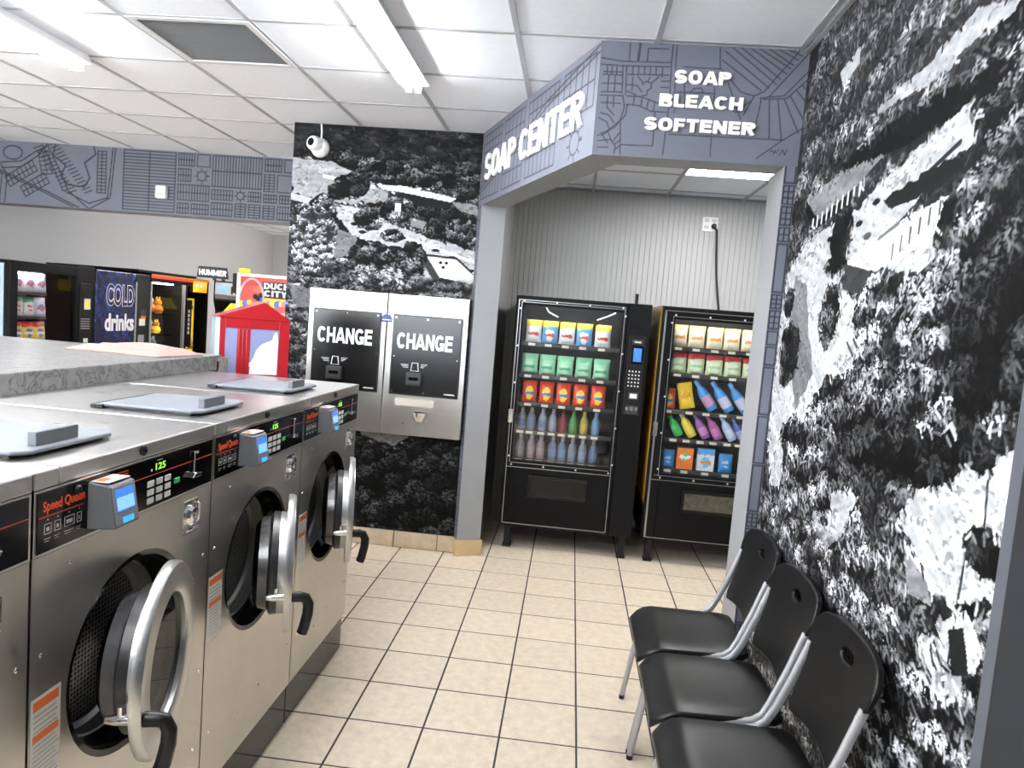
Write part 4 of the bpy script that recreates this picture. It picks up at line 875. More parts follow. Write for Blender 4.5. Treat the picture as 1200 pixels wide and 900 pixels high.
# ------------------------------------------------------------------ change machines on the back mural
m_acc = mat('dark_grey_acceptor', (.055, .058, .06), .4, .5); m_panelB = mat('black_change_panel', (.008, .008, .008), .22); m_badge = mat('blue_badge', (.04, .06, .22), .4); m_tape = mat('tape_remains', (.62, .58, .50), .5)
def change(x0, x1, label, cup):
    t = thing('change_machine', label, 'change machine', ((x0 + x1) / 2, 1.868, .82), 0, 'change machines in the mural'); Z0, Z1 = (.815, 1.782)
    bx(x0, x1, 1.80, 1.866, Z0, Z1).build('steel_front', m_steelW, t, bev=.004, world=True)
    px0, px1 = x0 + .045 * (1 if x0 < -1.5 else 1.1), x1 - .042
    bx(px0 - .008, px1 + .008, 1.793, 1.80, 1.095, 1.648).build('panel_frame', m_acc, t, bev=.002, world=True)
    bx(px0, px1, 1.789, 1.793, 1.103, 1.640).build('black_panel', m_panelB, t, bev=.001, world=True)
    block_text('lettering', 'CHANGE', (px0 + .030, 1.789, 1.415), (1, 0, 0), (0, 0, 1), .385, .108, m_letter, t, .001, .215, .07, joined=True)
    cx = px0 + .165
    MB().extr([(cx - .03, 1.265), (cx + .03, 1.265), (cx + .022, 1.325), (cx - .022, 1.325)], 1, 1.783, 1.789).build('bill_guide', m_icon, t, world=True); MB().extr([(cx - .022, 1.270), (cx + .022, 1.270), (cx + .015, 1.319), (cx - .015, 1.319)], 1, 1.781, 1.783).build('guide_inlay', m_panelB, t, world=True)
    ac_ = bx(cx - .055, cx + .055, 1.762, 1.789, 1.165, 1.255).build('bill_acceptor', m_acc, t, bev=.006, world=True)
    bx(cx - .032, cx + .032, 1.758, 1.763, 1.205, 1.225).build('bill_slot', m_blackG, ac_, world=True); bx(cx - .04, cx + .04, 1.752, 1.763, 1.178, 1.190).build('bill_lip', m_acc, ac_, bev=.002, world=True)
    cp = MB()
    for k in range(3): cp.box(cx - .10 + .008 * k, cx - .045, 1.788, 1.789, 1.305 - k * .010, 1.310 - k * .010).box(cx + .04, cx + .085 - .012 * k, 1.788, 1.789, 1.312 - k * .010, 1.317 - k * .010)
    cp.box(px1 - .09, px1 - .02, 1.788, 1.789, 1.118, 1.128).build('fine_print', m_icon, t, world=True)
    for a in (px0 + .015, (px0 + px1) / 2, px1 - .015):
        for z in (1.118, 1.625): MB().disc((a, 1.789, z), (0, -1, 0), .005, .003, 8).build('screw', m_chrome, t, world=True)
    for a in (px0 + .015, px1 - .015): MB().disc((a, 1.789, 1.36), (0, -1, 0), .005, .003, 8).build('screw', m_chrome, t, world=True)
    if cup:
        bx(x0 + .09, x0 + .36, 1.7985, 1.80, 1.02, 1.075).build('tape_patch', m_tape, t, world=True)
        MB().lathe([(.058, .0), (.050, -.03), (.034, -.062), (0, -.064), (0, -.058), (.030, -.056), (.046, -.028), (.052, 0)], (cx + .055, 1.790, .985), (0, 0, 1), 20).build('coin_cup', m_chrome, t, smooth=True, world=True)
        bx(cx - .01, cx + .12, 1.796, 1.80, .975, .995).build('coin_chute', m_steelW, t, world=True); MB().disc((cx - .06, 1.80, .90), (0, -1, 0), .006, .004, 10).build('screw', m_chrome, t, world=True)
    return t
change(-1.982, -1.432, 'steel CHANGE machine partly behind the far washer, left of the pair', False)
cm = change(-1.426, -.866, 'steel CHANGE machine with a coin cup, right of the pair', True)
bg = tag(MB().extr([(-1.470, 1.585), (-1.392, 1.585), (-1.392, 1.615), (-1.41, 1.640), (-1.45, 1.640), (-1.470, 1.615)], 1, 1.7965, 1.7995).build('sticker_badge', m_badge), 'small blue and white badge sticker between the two CHANGE machines', 'sticker')
bx(-1.462, -1.40, 1.7955, 1.7965, 1.598, 1.606).build('print_line', m_icon, bg)
# ------------------------------------------------------------------ goods for the vending machines
B = {
 'sun': bag_mat('bag_yellow_blue', (.85, .68, .05), (.80, .82, .78), (.82, .85, .80), (.55, .06, .05), .38, .27),
 'sky': bag_mat('bag_blue_yellow', (.75, .65, .05), (.12, .38, .72), (.80, .82, .75), (.60, .10, .06), .36, .28),
 'mint': bag_mat('bag_green', (.25, .62, .38), (.34, .68, .45), (.45, .72, .52), (.10, .42, .22), .40, .25),
 'hot': bag_mat('bag_red_yellow', (.70, .06, .03), (.75, .08, .03), (.90, .60, .04), (.05, .20, .55), .42, .30),
 'lemon': bag_mat('bag_yellow', (.85, .60, .03), (.85, .62, .04), (.85, .45, .03), (.70, .30, .02), .5, .2),
 'cream': bag_mat('bag_cream', (.88, .72, .22), (.85, .75, .50), (.88, .84, .66), (.80, .30, .08), .45, .28),
 'pale': bag_mat('bag_pale_green', (.55, .06, .06), (.62, .74, .45), (.70, .80, .60), (.40, .55, .30), .40, .30),
 'chip': bag_mat('bag_white_blue', (.70, .72, .76), (.62, .66, .74), (.12, .22, .50), (.70, .10, .10), .45, .22),
 'chipg': bag_mat('bag_white_green', (.08, .30, .16), (.70, .70, .70), (.60, .10, .10), (.75, .75, .75), .42, .2),
 'chipr': bag_mat('bag_red_white', (.65, .05, .06), (.75, .55, .10), (.15, .18, .40), (.75, .75, .72), .42, .24),
 'orangebox': bag_mat('box_orange', (.80, .25, .05), (.80, .20, .04), (.15, .50, .20), (.85, .80, .70), .6, .22),
 'bluebox': bag_mat('box_blue_white', (.12, .35, .70), (.70, .75, .82), (.20, .50, .80), (.70, .35, .10), .4, .25),
 'bluepack': bag_mat('pack_blue', (.06, .28, .60), (.05, .30, .68), (.45, .65, .85), (.06, .25, .60), .45, .22)}
def bag_mesh(w, h, d, m):
    mb = MB(); nu, nv = 9, 9
    for s in (-1, 1):
        for j in range(nv):
            for i in range(nu):
                u = -1 + 2 * i / (nu - 1); v = j / (nv - 1); th_ = max(0, (1 - u ** 4)) ** .7 * max(0, 1 - (2 * v - .82) ** 2 * (.55 if v < .41 else .72)) ; th_ = max(th_, 0) * (1 if 0 < v < 1 else .12)
                mb.v.append((u * w / 2 * (1 - .06 * math.sin(math.pi * v)), s * d / 2 * th_, v * h))
    I = lambda l, i, j: l * nu * nv + j * nu + i
    for j in range(nv - 1):
        for i in range(nu - 1): mb.f += [(I(0, i, j), I(0, i + 1, j), I(0, i + 1, j + 1), I(0, i, j + 1)), (I(1, i, j), I(1, i, j + 1), I(1, i + 1, j + 1), I(1, i + 1, j))]
    for i in range(nu - 1): mb.f += [(I(0, i, 0), I(1, i, 0), I(1, i + 1, 0), I(0, i + 1, 0)), (I(0, i + 1, nv - 1), I(1, i + 1, nv - 1), I(1, i, nv - 1), I(0, i, nv - 1))]
    return mb.mesh('pack', m, True)
BM = {}
def bag(name, label, cat, x, y, z, w, h, d, kind, group, rz=0., tilt=-.08, ry=0.):
    k = (kind, w, h, d)
    if k not in BM: BM[k] = bag_mesh(w, h, d, B[kind])
    o = bpy.data.objects.new(name, BM[k]); COL.objects.link(o); o.location = (x, y, z + .001 + abs(math.sin(ry)) * w * .5); o.rotation_euler = (tilt, ry, rz + rnd.uniform(-.06, .06)); return tag(o, label, cat, group)
def carton(name, label, x, y, z, w, h, d, kind, group):
    o = bx(-w / 2, w / 2, -d / 2, d / 2, 0, h).build(name, B[kind], None, bev=.002); o.location = (x, y, z + .001); return tag(o, label, 'box', group)
BOT = {}
def bottle(label, x, y, z, h, r, body, cap, lab, group, ry=0., rx=0.):
    def m_(c): return mat('plastic_%d_%d_%d' % tuple(int(q * 100) for q in c), c, .3)
    t = thing('bottle', label, 'bottle', (x, y, z + .001 + abs(math.sin(ry)) * r + abs(math.sin(rx)) * r * .6), 0, group); t.rotation_euler = (rx, ry, 0)
    for nm, prof, c in (('body', [(0, 0), (r * .92, 0), (r, h * .04), (r, h * .55), (r * .8, h * .68), (r * .42, h * .80), (r * .38, h * .84)], body), ('cap', [(r * .48, h * .83), (r * .46, h), (0, h)], cap), ('label', [(r * 1.02, h * .14), (r * 1.02, h * .48)], lab)):
        k = (nm, h, r, c)
        if k not in BOT:
            mb = MB().lathe(prof, (0, 0, 0), (0, 0, 1), 14, closed=False)
            if nm == 'label': mb.f = mb.f[:-2]
            BOT[k] = mb.mesh(nm, m_(c), True)
        o = bpy.data.objects.new(nm, BOT[k]); COL.objects.link(o); o.parent = t
    return t
ORD = ['first', 'second', 'third', 'fourth', 'fifth', 'sixth', 'seventh', 'eighth']

# ------------------------------------------------------------------ vending machines
m_tray = mat('tray_metal', (.06, .06, .06), .4, .4); m_price = mat('price_strip', (.62, .60, .50), .5); m_inner = mat('cabinet_inner', (.05, .05, .052), .5); m_innerw = mat('cabinet_inner_warm', (.16, .15, .13), .5)
m_coil = mat('spiral_wire', (.3, .3, .3), .3, .9)
def vending(name, label, x0, x1, z0, H, win, colx, shelves, lampstr, lampcol, inner, flap, trimw, slots):
    Y0 = 2.1; wx0, wx1, wz0, wz1 = win
    t = thing(name, label, 'vending machine', ((x0 + x1) / 2, Y0 + .4, 0))
    cb = MB().box(x0, x0 + .03, Y0 + .045, 2.95, z0, H).box(wx1 + .03, x1, Y0 + .045, 2.95, z0, H).box(x0 + .03, wx1 + .03, Y0 + .045, 2.95, wz1 + .05, H).box(x0 + .03, wx1 + .03, Y0 + .045, 2.95, z0, wz0 - .03).box(x0 + .03, wx1 + .03, 2.91, 2.95, wz0 - .03, wz1 + .05)
    cb.build('cabinet', m_blackM, t, world=True)
    MB().box(x0 + .031, wx1 + .029, 2.70, 2.905, wz0 - .028, wz1 + .048).box(x0 + .031, x0 + .036, Y0 + .05, 2.70, wz0 - .028, wz1 + .048).box(wx1 + .024, wx1 + .029, Y0 + .05, 2.70, wz0 - .028, wz1 + .048).build('inner_lining', inner, t, world=True)
    dr = MB().box(x0, wx0, Y0, Y0 + .043, z0, H - .004).box(wx1, colx, Y0, Y0 + .043, z0, H - .004).box(wx0, wx1, Y0, Y0 + .043, wz1, H - .004).box(wx0, wx1, Y0, Y0 + .043, z0, wz0).build('door', m_blackM, t, world=True, bev=.004)
    bx(wx0 - .004, wx1 + .004, Y0 + .012, Y0 + .016, wz0 - .004, wz1 + .004).build('window_pane', m_glass, dr, world=True)
    if colx < x1: bx(colx + .003, x1, Y0 - .004, Y0 + .044, z0, H).build('control_column', m_blackM, t, world=True, bev=.005)
    def strip(a, b_, c, d): return bx(a, b_, Y0 - .0035, Y0 + .001, c, d)
    lx0, lx1 = x0 + .018, colx - .018
    for q in ((lx0, lx0 + trimw, z0 + .02, H - .03), (lx1 - .005, lx1, z0 + .02, H - .03), (lx0, lx1, H - .035, H - .030), (lx0, lx1, z0 + .02, z0 + .025), (lx0, lx1, wz0 - .055, wz0 - .050), (lx0 + .03, lx1 - .02, wz0 - .022, wz0 - .018), (wx0 - .016, wx0 - .012, wz0 - .02, wz1 + .02), (wx1 + .012, wx1 + .016, wz0 - .02, wz1 + .02), (wx0 - .016, wx1 + .016, wz1 + .018, wz1 + .022)):
        strip(*q).build('trim_strip', m_trim, dr, world=True)
    for a in (wx0 - .022, wx1 + .022):
        for k in range(5): MB().disc((a, Y0, wz0 + (wz1 - wz0) * (k + .1) / 4.2), (0, -1, 0), .007, .004, 8).build('bolt', m_white, dr, world=True)
    for k in range(4):
        for z in (wz0 - .035, wz1 + .03): MB().disc((wx0 + (wx1 - wx0) * k / 3, Y0, z), (0, -1, 0), .007, .004, 8).build('bolt', m_white, dr, world=True)
    bx(lx0 - .012, lx0 + .022, Y0 - .02, Y0, .93, 1.03).build('latch', m_chrome, dr, world=True, bev=.004)
    fx0, fx1, fz0, fz1 = flap
    fl = MB().box(fx0, fx1, Y0 - .012, Y0, fz1 - .02, fz1).box(fx0, fx1, Y0 - .012, Y0, fz0, fz0 + .02).box(fx0, fx0 + .02, Y0 - .012, Y0, fz0 + .02, fz1 - .02).box(fx1 - .02, fx1, Y0 - .012, Y0, fz0 + .02, fz1 - .02).build('delivery_frame', m_black, dr, world=True, bev=.003)
    bx(fx0 + .02, fx1 - .02, Y0 - .004, Y0 - .001, fz0 + .02, fz1 - .02).build('delivery_flap', m_blackG if colx < x1 else mat('scuffed_flap', (.10, .085, .06), .3, var=.6, vscale=25), dr, world=True)
    for k, z in enumerate(shelves):
        tr = MB().box(x0 + .037, wx1 + .02, Y0 + .075, 2.68, z - .012, z).build('shelf_tray', m_tray, t, world=True)
        bx(x0 + .037, wx1 + .02, Y0 + .068, Y0 + .075, z - .026, z + .004).build('price_rail', m_tray, tr, world=True)
        for q in slots[k]: bx(q - .03, q + .02, Y0 + .0655, Y0 + .068, z - .023, z - .004).build('price_tag', m_price, tr, world=True)
        for q in slots[k]:
            MB().tube([(q + .045 * math.cos(a * .7), Y0 + .17 + a * .011, z + .055 + .045 * math.sin(a * .7)) for a in range(36)], .0017, 4).build('spiral', m_coil, tr, world=True)
    bx(wx0 + .02, wx1 - .02, Y0 + .05, Y0 + .075, wz1 + .005, wz1 + .03).build('lamp', mat('lamp_' + name, (1, 1, 1), .5, emit=lampstr, ecol=lampcol), t, world=True)
    for a in (x0 + .04, x1 - .08):
        for yy in (Y0 + .03, 2.85): MB().box(a, a + .045, yy, yy + .06, .02, z0).box(a - .008, a + .053, yy - .008, yy + .068, 0, .02).build('foot', m_black, t, world=True, bev=.004)
    return t, dr
r1 = [-.44, -.32, -.195, -.07, .065]; r2 = [-.45, -.32, -.19, -.055, .075]; r3 = [-.435, -.31, -.185, -.06, .07]; r4 = [-.475, -.405, -.32, -.245, -.17, -.095, -.015, .07]; r5 = [-.47, -.39, -.32, -.23, -.16, -.085, -.01, .07]
V1, d1 = vending('vending_machine', 'black vending machine with keypad column, left one in the alcove', -.575, .388, .165, 1.852, (-.52, .185, .66, 1.785), .222, [1.519, 1.286, 1.078, .873, .662], 5, (.9, .96, 1), m_inner, (-.385, .04, .395, .555), .005, [r1, r2, r3, r4, r5])
# control column
kp = bx(.245, .368, 2.088, 2.097, 1.06, 1.63).build('control_panel', m_black, V1, world=True, bev=.003)
bx(.27, .345, 2.084, 2.089, 1.565, 1.60).build('coin_plate', m_acc, kp, world=True, bev=.002); bx(.285, .33, 2.082, 2.085, 1.577, 1.588).build('coin_slot', m_price, kp, world=True)
bx(.272, .352, 2.080, 2.089, 1.425, 1.555).build('reader_bezel', m_blackG, kp, world=True, bev=.004); bx(.284, .34, 2.0785, 2.081, 1.445, 1.54).build('screen', m_scr, kp, world=True)
for r in range(5):
    for c in range(4): bx(.262 + c * .023, .272 + c * .023, 2.085, 2.089, 1.265 + r * .026, 1.275 + r * .026).build('key', m_key, kp, world=True)
bx(.275, .345, 2.083, 2.089, 1.175, 1.225).build('note_slot', m_acc, kp, world=True, bev=.002); bx(.285, .335, 2.081, 2.084, 1.183, 1.215).build('note_label', m_stick, kp, world=True)
for k in range(3): bx(.262 + k * .032, .284 + k * .032, 2.081, 2.089, 1.095, 1.118 + .006 * (k % 2)).build('coin_button', m_chrome, kp, world=True, bev=.002)
bx(.262, .35, 2.084, 2.089, 1.07, 1.13).build('coin_return', m_acc, kp, world=True, bev=.002)
for q in (0, 1): MB().tube([(-.36 + q * .50, 2.16, 1.775), (-.34 + q * .42, 2.17, 1.745), (-.27 + q * .28, 2.18, 1.715)], .006, 6).build('white_curve', m_white, V1, world=True, smooth=True)  # two white curved tubes near the window top
MB().tube([(.29, 2.3, 1.85), (.29, 2.3, 1.93)], .012, 8).build('antenna', m_black, V1, world=True)
YF = 2.225
for k, x in enumerate(r1): bag('detergent_bag', '%s yellow and white detergent bag from left, top shelf of left vending machine' % ORD[k], 'bag', x, YF, 1.519, .118, .165, .06, 'sky' if k in (1, 3) else 'sun', 'bags on the top shelf, left machine')
for k, x in enumerate(r2): bag('detergent_bag', '%s green bag from left, second shelf of left vending machine' % ORD[k], 'bag', x, YF, 1.286, .122, .150, .07, 'mint', 'bags on the second shelf, left machine', tilt=.05)
for k, x in enumerate(r3): bag('detergent_bag', '%s red and yellow bag from left, third shelf of left vending machine' % ORD[k], 'bag', x, YF, 1.078, .108, .160, .06, 'hot', 'bags on the third shelf, left machine')
cols4 = [((.30, .36, .40), (.5, .55, .2), (.12, .2, .4)), ((.22, .30, .38), (.5, .5, .25), (.15, .25, .5)), ((.45, .52, .60), (.6, .65, .7), (.2, .35, .6)), ((.40, .46, .56), (.5, .55, .6), (.5, .55, .62)), ((.30, .03, .05), (.2, .03, .04), (.35, .05, .07)), ((.06, .42, .08), (.08, .5, .1), (.1, .5, .15)), ((.55, .50, .10), (.6, .5, .06), (.75, .6, .05)), ((.20, .42, .68), (.3, .5, .7), (.25, .45, .75))]
nm4 = ['grey', 'dark blue', 'pale blue', 'white', 'dark red', 'green', 'yellow', 'light blue']
for k, x in enumerate(r4): bottle('%s bottle, %s from left, fourth shelf of left vending machine' % (nm4[k], ORD[k]), x, YF, .873, .165, .030, *[tuple(round(v * .6, 3) for v in q_) for q_ in cols4[k]], 'bottles on the fourth shelf, left machine')  # colours scaled down to paint in the low light on this shelf
for k, x in enumerate(r5):
    c = [(.36, .36, .40), (.44, .36, .38), (.46, .36, .40), (.25, .33, .50), (.22, .34, .55), (.28, .34, .48), (.30, .36, .50), (.16, .24, .42)][k]
    bottle('%s dim-toned bottle from left, bottom shelf of left vending machine' % ORD[k], x, YF, .662, .175, .031, tuple(v * .65 for v in c), (.34, .34, .38), tuple(v * .85 for v in c), 'bottles on the bottom shelf, left machine')  # low light and haze of the glass reflection put into the bottle colours

q1 = [.61, .735, .865, .985, 1.11]; q2 = [.62, .75, .88, 1.01, 1.14]; q3 = [.58, .73, .85, .97, 1.09]; q4 = [.635, .73, .83, .92, 1.02, 1.10]; q5 = [.615, .735, .885, 1.03]
V2, d2 = vending('vending_machine', 'black vending machine with orange side and warm lit shelves, right one in the alcove', .462, 1.36, .165, 1.855, (.555, 1.27, .665, 1.765), 1.36, [1.573, 1.384, 1.118, .913, .687], 16, (1, .93, .74), m_innerw, (.72, 1.14, .395, .555), .012, [q1, q2, q3, q4, q5])
side = bag_mat('orange_side_print', (.75, .42, .06), (.80, .36, .03), (.85, .62, .18), (.60, .24, .02), .5, .45)
bx(.4595, .4625, 2.15, 2.94, .42, 1.85).build('side_graphic', side, V2, world=True)
for k, x in enumerate(q1): bag('detergent_bag', '%s cream and yellow bag from left, top shelf of right vending machine' % ORD[k], 'bag', x, YF, 1.573, .118, .158, .06, 'cream', 'bags on the top shelf, right machine')
for k, x in enumerate(q2): bag('detergent_bag', '%s pale green bag from left, second shelf of right vending machine' % ORD[k], 'bag', x, YF, 1.384, .124, .150, .065, 'pale', 'bags on the second shelf, right machine')
bag('detergent_bag', 'red and yellow bag on the third shelf of the right vending machine', 'bag', q3[0], YF, 1.118, .095, .15, .06, 'hot', 'goods on the third shelf, right machine')
bag('detergent_bag', 'plain yellow slanting bag on the third shelf of the right vending machine', 'bag', q3[1] - .01, YF, 1.118, .11, .19, .06, 'lemon', 'goods on the third shelf, right machine', ry=-.22)
for k, x in enumerate(q3[2:]): bottle('%s tilted blue bottle from left, third shelf of right vending machine' % ORD[k], x + .05, YF, 1.118, .245, .037, (.06, .30, .68), (.12, .35, .7), (.55, .55, .70) if k else (.55, .30, .50), 'goods on the third shelf, right machine', ry=-.62)
cols = [('green', (.05, .50, .12), (.06, .4, .1), (.1, .55, .15)), ('yellow', (.75, .62, .06), (.5, .5, .5), (.8, .65, .1)), ('purple', (.28, .10, .38), (.2, .1, .3), (.5, .25, .5)), ('plum', (.38, .10, .32), (.3, .1, .3), (.55, .2, .45)), ('pale blue', (.40, .52, .72), (.3, .5, .7), (.55, .62, .78)), ('navy', (.06, .10, .35), (.1, .15, .4), (.3, .35, .55))]
for k, x in enumerate(q4): bottle('%s tilted bottle on the fourth shelf of the right vending machine' % cols[k][0], x + .045, YF, .913, .185 if k else .16, .034, *cols[k][1:], 'bottles on the fourth shelf, right machine', ry=-.55)
bag('detergent_pack', 'small blue pack at the left of the bottom shelf in the right vending machine', 'pack', q5[0], YF, .687, .10, .13, .05, 'bluepack', 'goods on the bottom shelf, right machine')
carton('detergent_box', 'orange box on the bottom shelf of the right vending machine', q5[1], YF, .687, .115, .155, .05, 'orangebox', 'goods on the bottom shelf, right machine')
carton('detergent_box', 'blue and white box on the bottom shelf of the right vending machine', q5[2], YF, .687, .12, .165, .05, 'bluebox', 'goods on the bottom shelf, right machine')
bag('detergent_pack', 'blue pouch at the right of the bottom shelf in the right vending machine', 'pack', q5[3], YF, .687, .10, .135, .05, 'bluepack', 'goods on the bottom shelf, right machine')

# outlet and cord
ou = thing('wall_outlet', 'white double wall outlet on the ribbed alcove wall', 'outlet', (.878, 2.99, 2.57))
bx(-.062, .062, -.008, .002, -.058, .058).build('cover_plate', m_white, ou, bev=.004)
for a in (-.03, .03):
    for z in (.03, -.025): MB().box(a - .018, a + .018, -.010, -.008, z - .014, z + .014).build('socket', mat('socket_grey', (.55, .55, .55), .5), ou, bev=.003)
tag(MB().tube([(.905, 2.978, 2.555), (.908, 2.955, 2.55), (.93, 2.948, 2.52), (.938, 2.95, 2.42), (.948, 2.952, 2.30), (.965, 2.955, 2.15), (.99, 2.96, 2.0), (1.01, 2.965, 1.90), (1.015, 2.972, 1.75)], .0085, 8).lathe([(.018, 0), (.020, .03), (.012, .04)], (.905, 2.982, 2.555), (0, -1, 0), 10).build('power_cord', m_rubber, smooth=True), 'black power cord hanging from the outlet behind the right vending machine', 'cord')

# dome camera and wall sensor
dc = thing('security_camera', 'white round security camera high on the town mural', 'camera', (-1.985, 1.868, 2.735))
MB().lathe([(0, 0), (.062, 0), (.066, .015), (.060, .045), (.045, .06), (0, .064)], (0, 0, 0), (0, -1, 0), 24).build('base', m_white, dc, smooth=True)
eye = MB().lathe([(.050, 0), (.052, .03), (.044, .055), (.028, .062), (.0, .058)], (-.012, -.045, .012), (-.35, -.9, .1), 24).build('ball', m_white, dc, smooth=True)
MB().lathe([(.026, .060), (.026, .0645), (0, .066)], (-.012, -.045, .012), (-.35, -.9, .1), 20).build('lens', m_blackG, eye, smooth=True)
MB().tube([(.0, -.006, .06), (.002, -.005, .10), (-.004, -.005, .165)], .006, 6).build('conduit', m_white, dc)
sn = thing('motion_sensor', 'small white motion sensor box on the map soffit', 'sensor', (-3.845, 3.098, 2.48))
bx(-.05, .05, -.05, 0, 0, .115).build('case', m_white, sn, bev=.014, seg=3); bx(-.03, .03, -.053, -.049, .02, .05).build('lens', mat('sensor_lens', (.6, .6, .6), .3), sn, bev=.002)

# ------------------------------------------------------------------ arcade row along the left wall (fronts face +x)
XF = -4.7; m_dimglass = glass('dim_arcade_glass', (1, 1, 1), .3)
m_navy = bpy.data.materials.new('navy_swirl_print'); m_navy.use_nodes = True; nt = m_navy.node_tree; b = nt.nodes['Principled BSDF']; b.inputs['Roughness'].default_value = .25
tc = nt.nodes.new('ShaderNodeTexCoord'); nz = nt.nodes.new('ShaderNodeTexNoise'); nz.inputs['Scale'].default_value = 5; nz.inputs['Distortion'].default_value = 2.5; nz.inputs['Detail'].default_value = 4; nt.links.new(tc.outputs['Object'], nz.inputs['Vector'])
cr = nt.nodes.new('ShaderNodeValToRGB'); e = cr.color_ramp.elements; e[0].position = .45; e[0].color = (.004, .006, .045, 1); e[1].position = .8; e[1].color = (.03, .16, .55, 1); q = e.new(.6); q.color = (.01, .02, .13, 1); nt.links.new(nz.outputs['Fac'], cr.inputs[0]); nt.links.new(cr.outputs[0], b.inputs['Base Color'])
m_pblue = mat('pale_blue_side', (.32, .42, .58), .4); m_redm = mat('arcade_red', (.65, .06, .02), .35); m_orm = mat('arcade_orange', (.85, .38, .02), .35, emit=.35); m_yel = mat('arcade_yellow', (.85, .62, .02), .4, emit=.25); m_toyo = mat('toy_orange', (.85, .30, .03), .8); m_toyw = mat('toy_white', (.7, .7, .68), .8); m_toyg = mat('toy_grey', (.2, .28, .30), .7)
# snack machine
s = thing('snack_machine', 'black snack vending machine with chip bags, leftmost beyond the counter', 'vending machine', (XF - .45, 2.94, 0))
MB().box(XF - .9, XF - .05, 2.42, 2.45, 0, 1.83).box(XF - .9, XF - .05, 3.22, 3.455, 0, 1.83).box(XF - .9, XF - .87, 2.45, 3.22, 0, 1.83).box(XF - .87, XF - .05, 2.45, 3.22, 1.78, 1.83).box(XF - .87, XF - .05, 2.45, 3.22, 0, .60).build('cabinet', m_blackM, s, world=True)
MB().box(XF - .05, XF, 2.42, 2.505, 0, 1.83).box(XF - .05, XF, 3.20, 3.455, 0, 1.83).box(XF - .05, XF, 2.505, 3.20, 1.75, 1.83).box(XF - .05, XF, 2.505, 3.20, 0, .70).build('door', m_blackM, s, world=True, bev=.004)
bx(XF - .9, XF - .05, 2.412, 2.419, .05, 1.80).build('side_panel', m_pblue, s, world=True)
bx(XF - .03, XF - .026, 2.50, 3.205, .695, 1.755).build('window_pane', m_dimglass, s, world=True); bx(XF - .86, XF - .5, 2.93, 3.215, .61, 1.775).build('inner_column', m_inner, s, world=True)
bx(XF - .12, XF - .09, 2.53, 2.90, 1.752, 1.772).build('lamp', mat('lamp_snack', (1, 1, 1), .5, emit=28, ecol=(1, 1, 1)), s, world=True)
bx(XF, XF + .006, 3.25, 3.41, 1.15, 1.69).build('control_panel', m_black, s, world=True, bev=.002); bx(XF + .006, XF + .009, 3.30, 3.385, 1.45, 1.55).build('label_plate', m_stick, s, world=True); bx(XF + .009, XF + .010, 3.315, 3.365, 1.475, 1.53).build('label_print', m_yel, s, world=True)
for k in range(5): bx(XF + .006, XF + .009, 3.26, 3.38, 1.27 + .022 * k, 1.276 + .022 * k).build('key_row', m_icon, s, world=True)
bx(XF + .006, XF + .009, 3.30, 3.36, 1.14, 1.18).build('note_label', m_stick, s, world=True); bx(XF - .3, XF, 3.2, 3.44, 1.83, 1.855).build('top_cap', m_black, s, world=True)
for z in (1.576, 1.37, 1.16): bx(XF - .55, XF - .07, 2.46, 2.92, z - .02, z).build('shelf_tray', m_tray, s, world=True)
for r, (z, kd, nm) in enumerate(((1.576, 'chip', 'blue and white'), (1.37, 'chipg', 'green and white'), (1.16, 'chipr', 'red and yellow'))):
    for k in range(3):
        kk = 'chip' if (r == 1 and k == 2) else kd
        bag('snack_bag', '%s %s snack bag from left, %s row of far snack machine' % (ORD[k], nm, ('top', 'middle', 'lower')[r]), 'bag', XF - .105, 2.625 + k * .13, z, .125, .165, .05, kk, 'bags in the snack machine beyond the counter', rz=math.pi / 2 - .15)
# cold drinks machine
s = thing('drinks_machine', 'dark blue COLD drinks vending machine beyond the counter', 'vending machine', (XF - .45, 3.9, 0))
bx(XF - .9, XF - .05, 3.47, 4.34, 0, 1.835).build('cabinet', m_blackM, s, world=True)
dr = bx(XF - .05, XF, 3.475, 4.10, .05, 1.835).build('door', m_navy, s, world=True, bev=.008)
m_out = mat('white_outline_print', (.72, .70, .78), .4)
text('lettering', 'COLD', (XF + .0005, 3.62, 1.49), (0, 1, 0), (0, 0, 1), .45, .225, m_out, dr, .002, .06, world=True); text('lettering_inner', 'COLD', (XF + .0028, 3.628, 1.497), (0, 1, 0), (0, 0, 1), .434, .21, m_navy, dr, .001, .012, world=True)
text('lettering', 'drinks', (XF + .0005, 3.61, 1.245), (0, 1, 0), (0, 0, 1), .465, .175, m_letter, dr, .002, .035, world=True)
cc = bx(XF - .05, XF + .004, 4.105, 4.34, .05, 1.835).build('control_column', m_black, s, world=True, bev=.003); bx(XF + .004, XF + .008, 4.17, 4.28, 1.40, 1.47).build('card_slot', m_acc, cc, world=True); bx(XF + .008, XF + .010, 4.18, 4.27, 1.37, 1.40).build('orange_tag', m_orange, cc, world=True); bx(XF + .004, XF + .009, 4.16, 4.26, 1.30, 1.37).build('slot_label', m_stick, cc, world=True); bx(XF + .004, XF + .008, 4.15, 4.25, 1.12, 1.20).build('coin_return', m_alum, cc, world=True)
bx(XF + .001, XF + .012, 4.085, 4.10, .9, 1.75).build('door_trim', m_alum, dr, world=True)
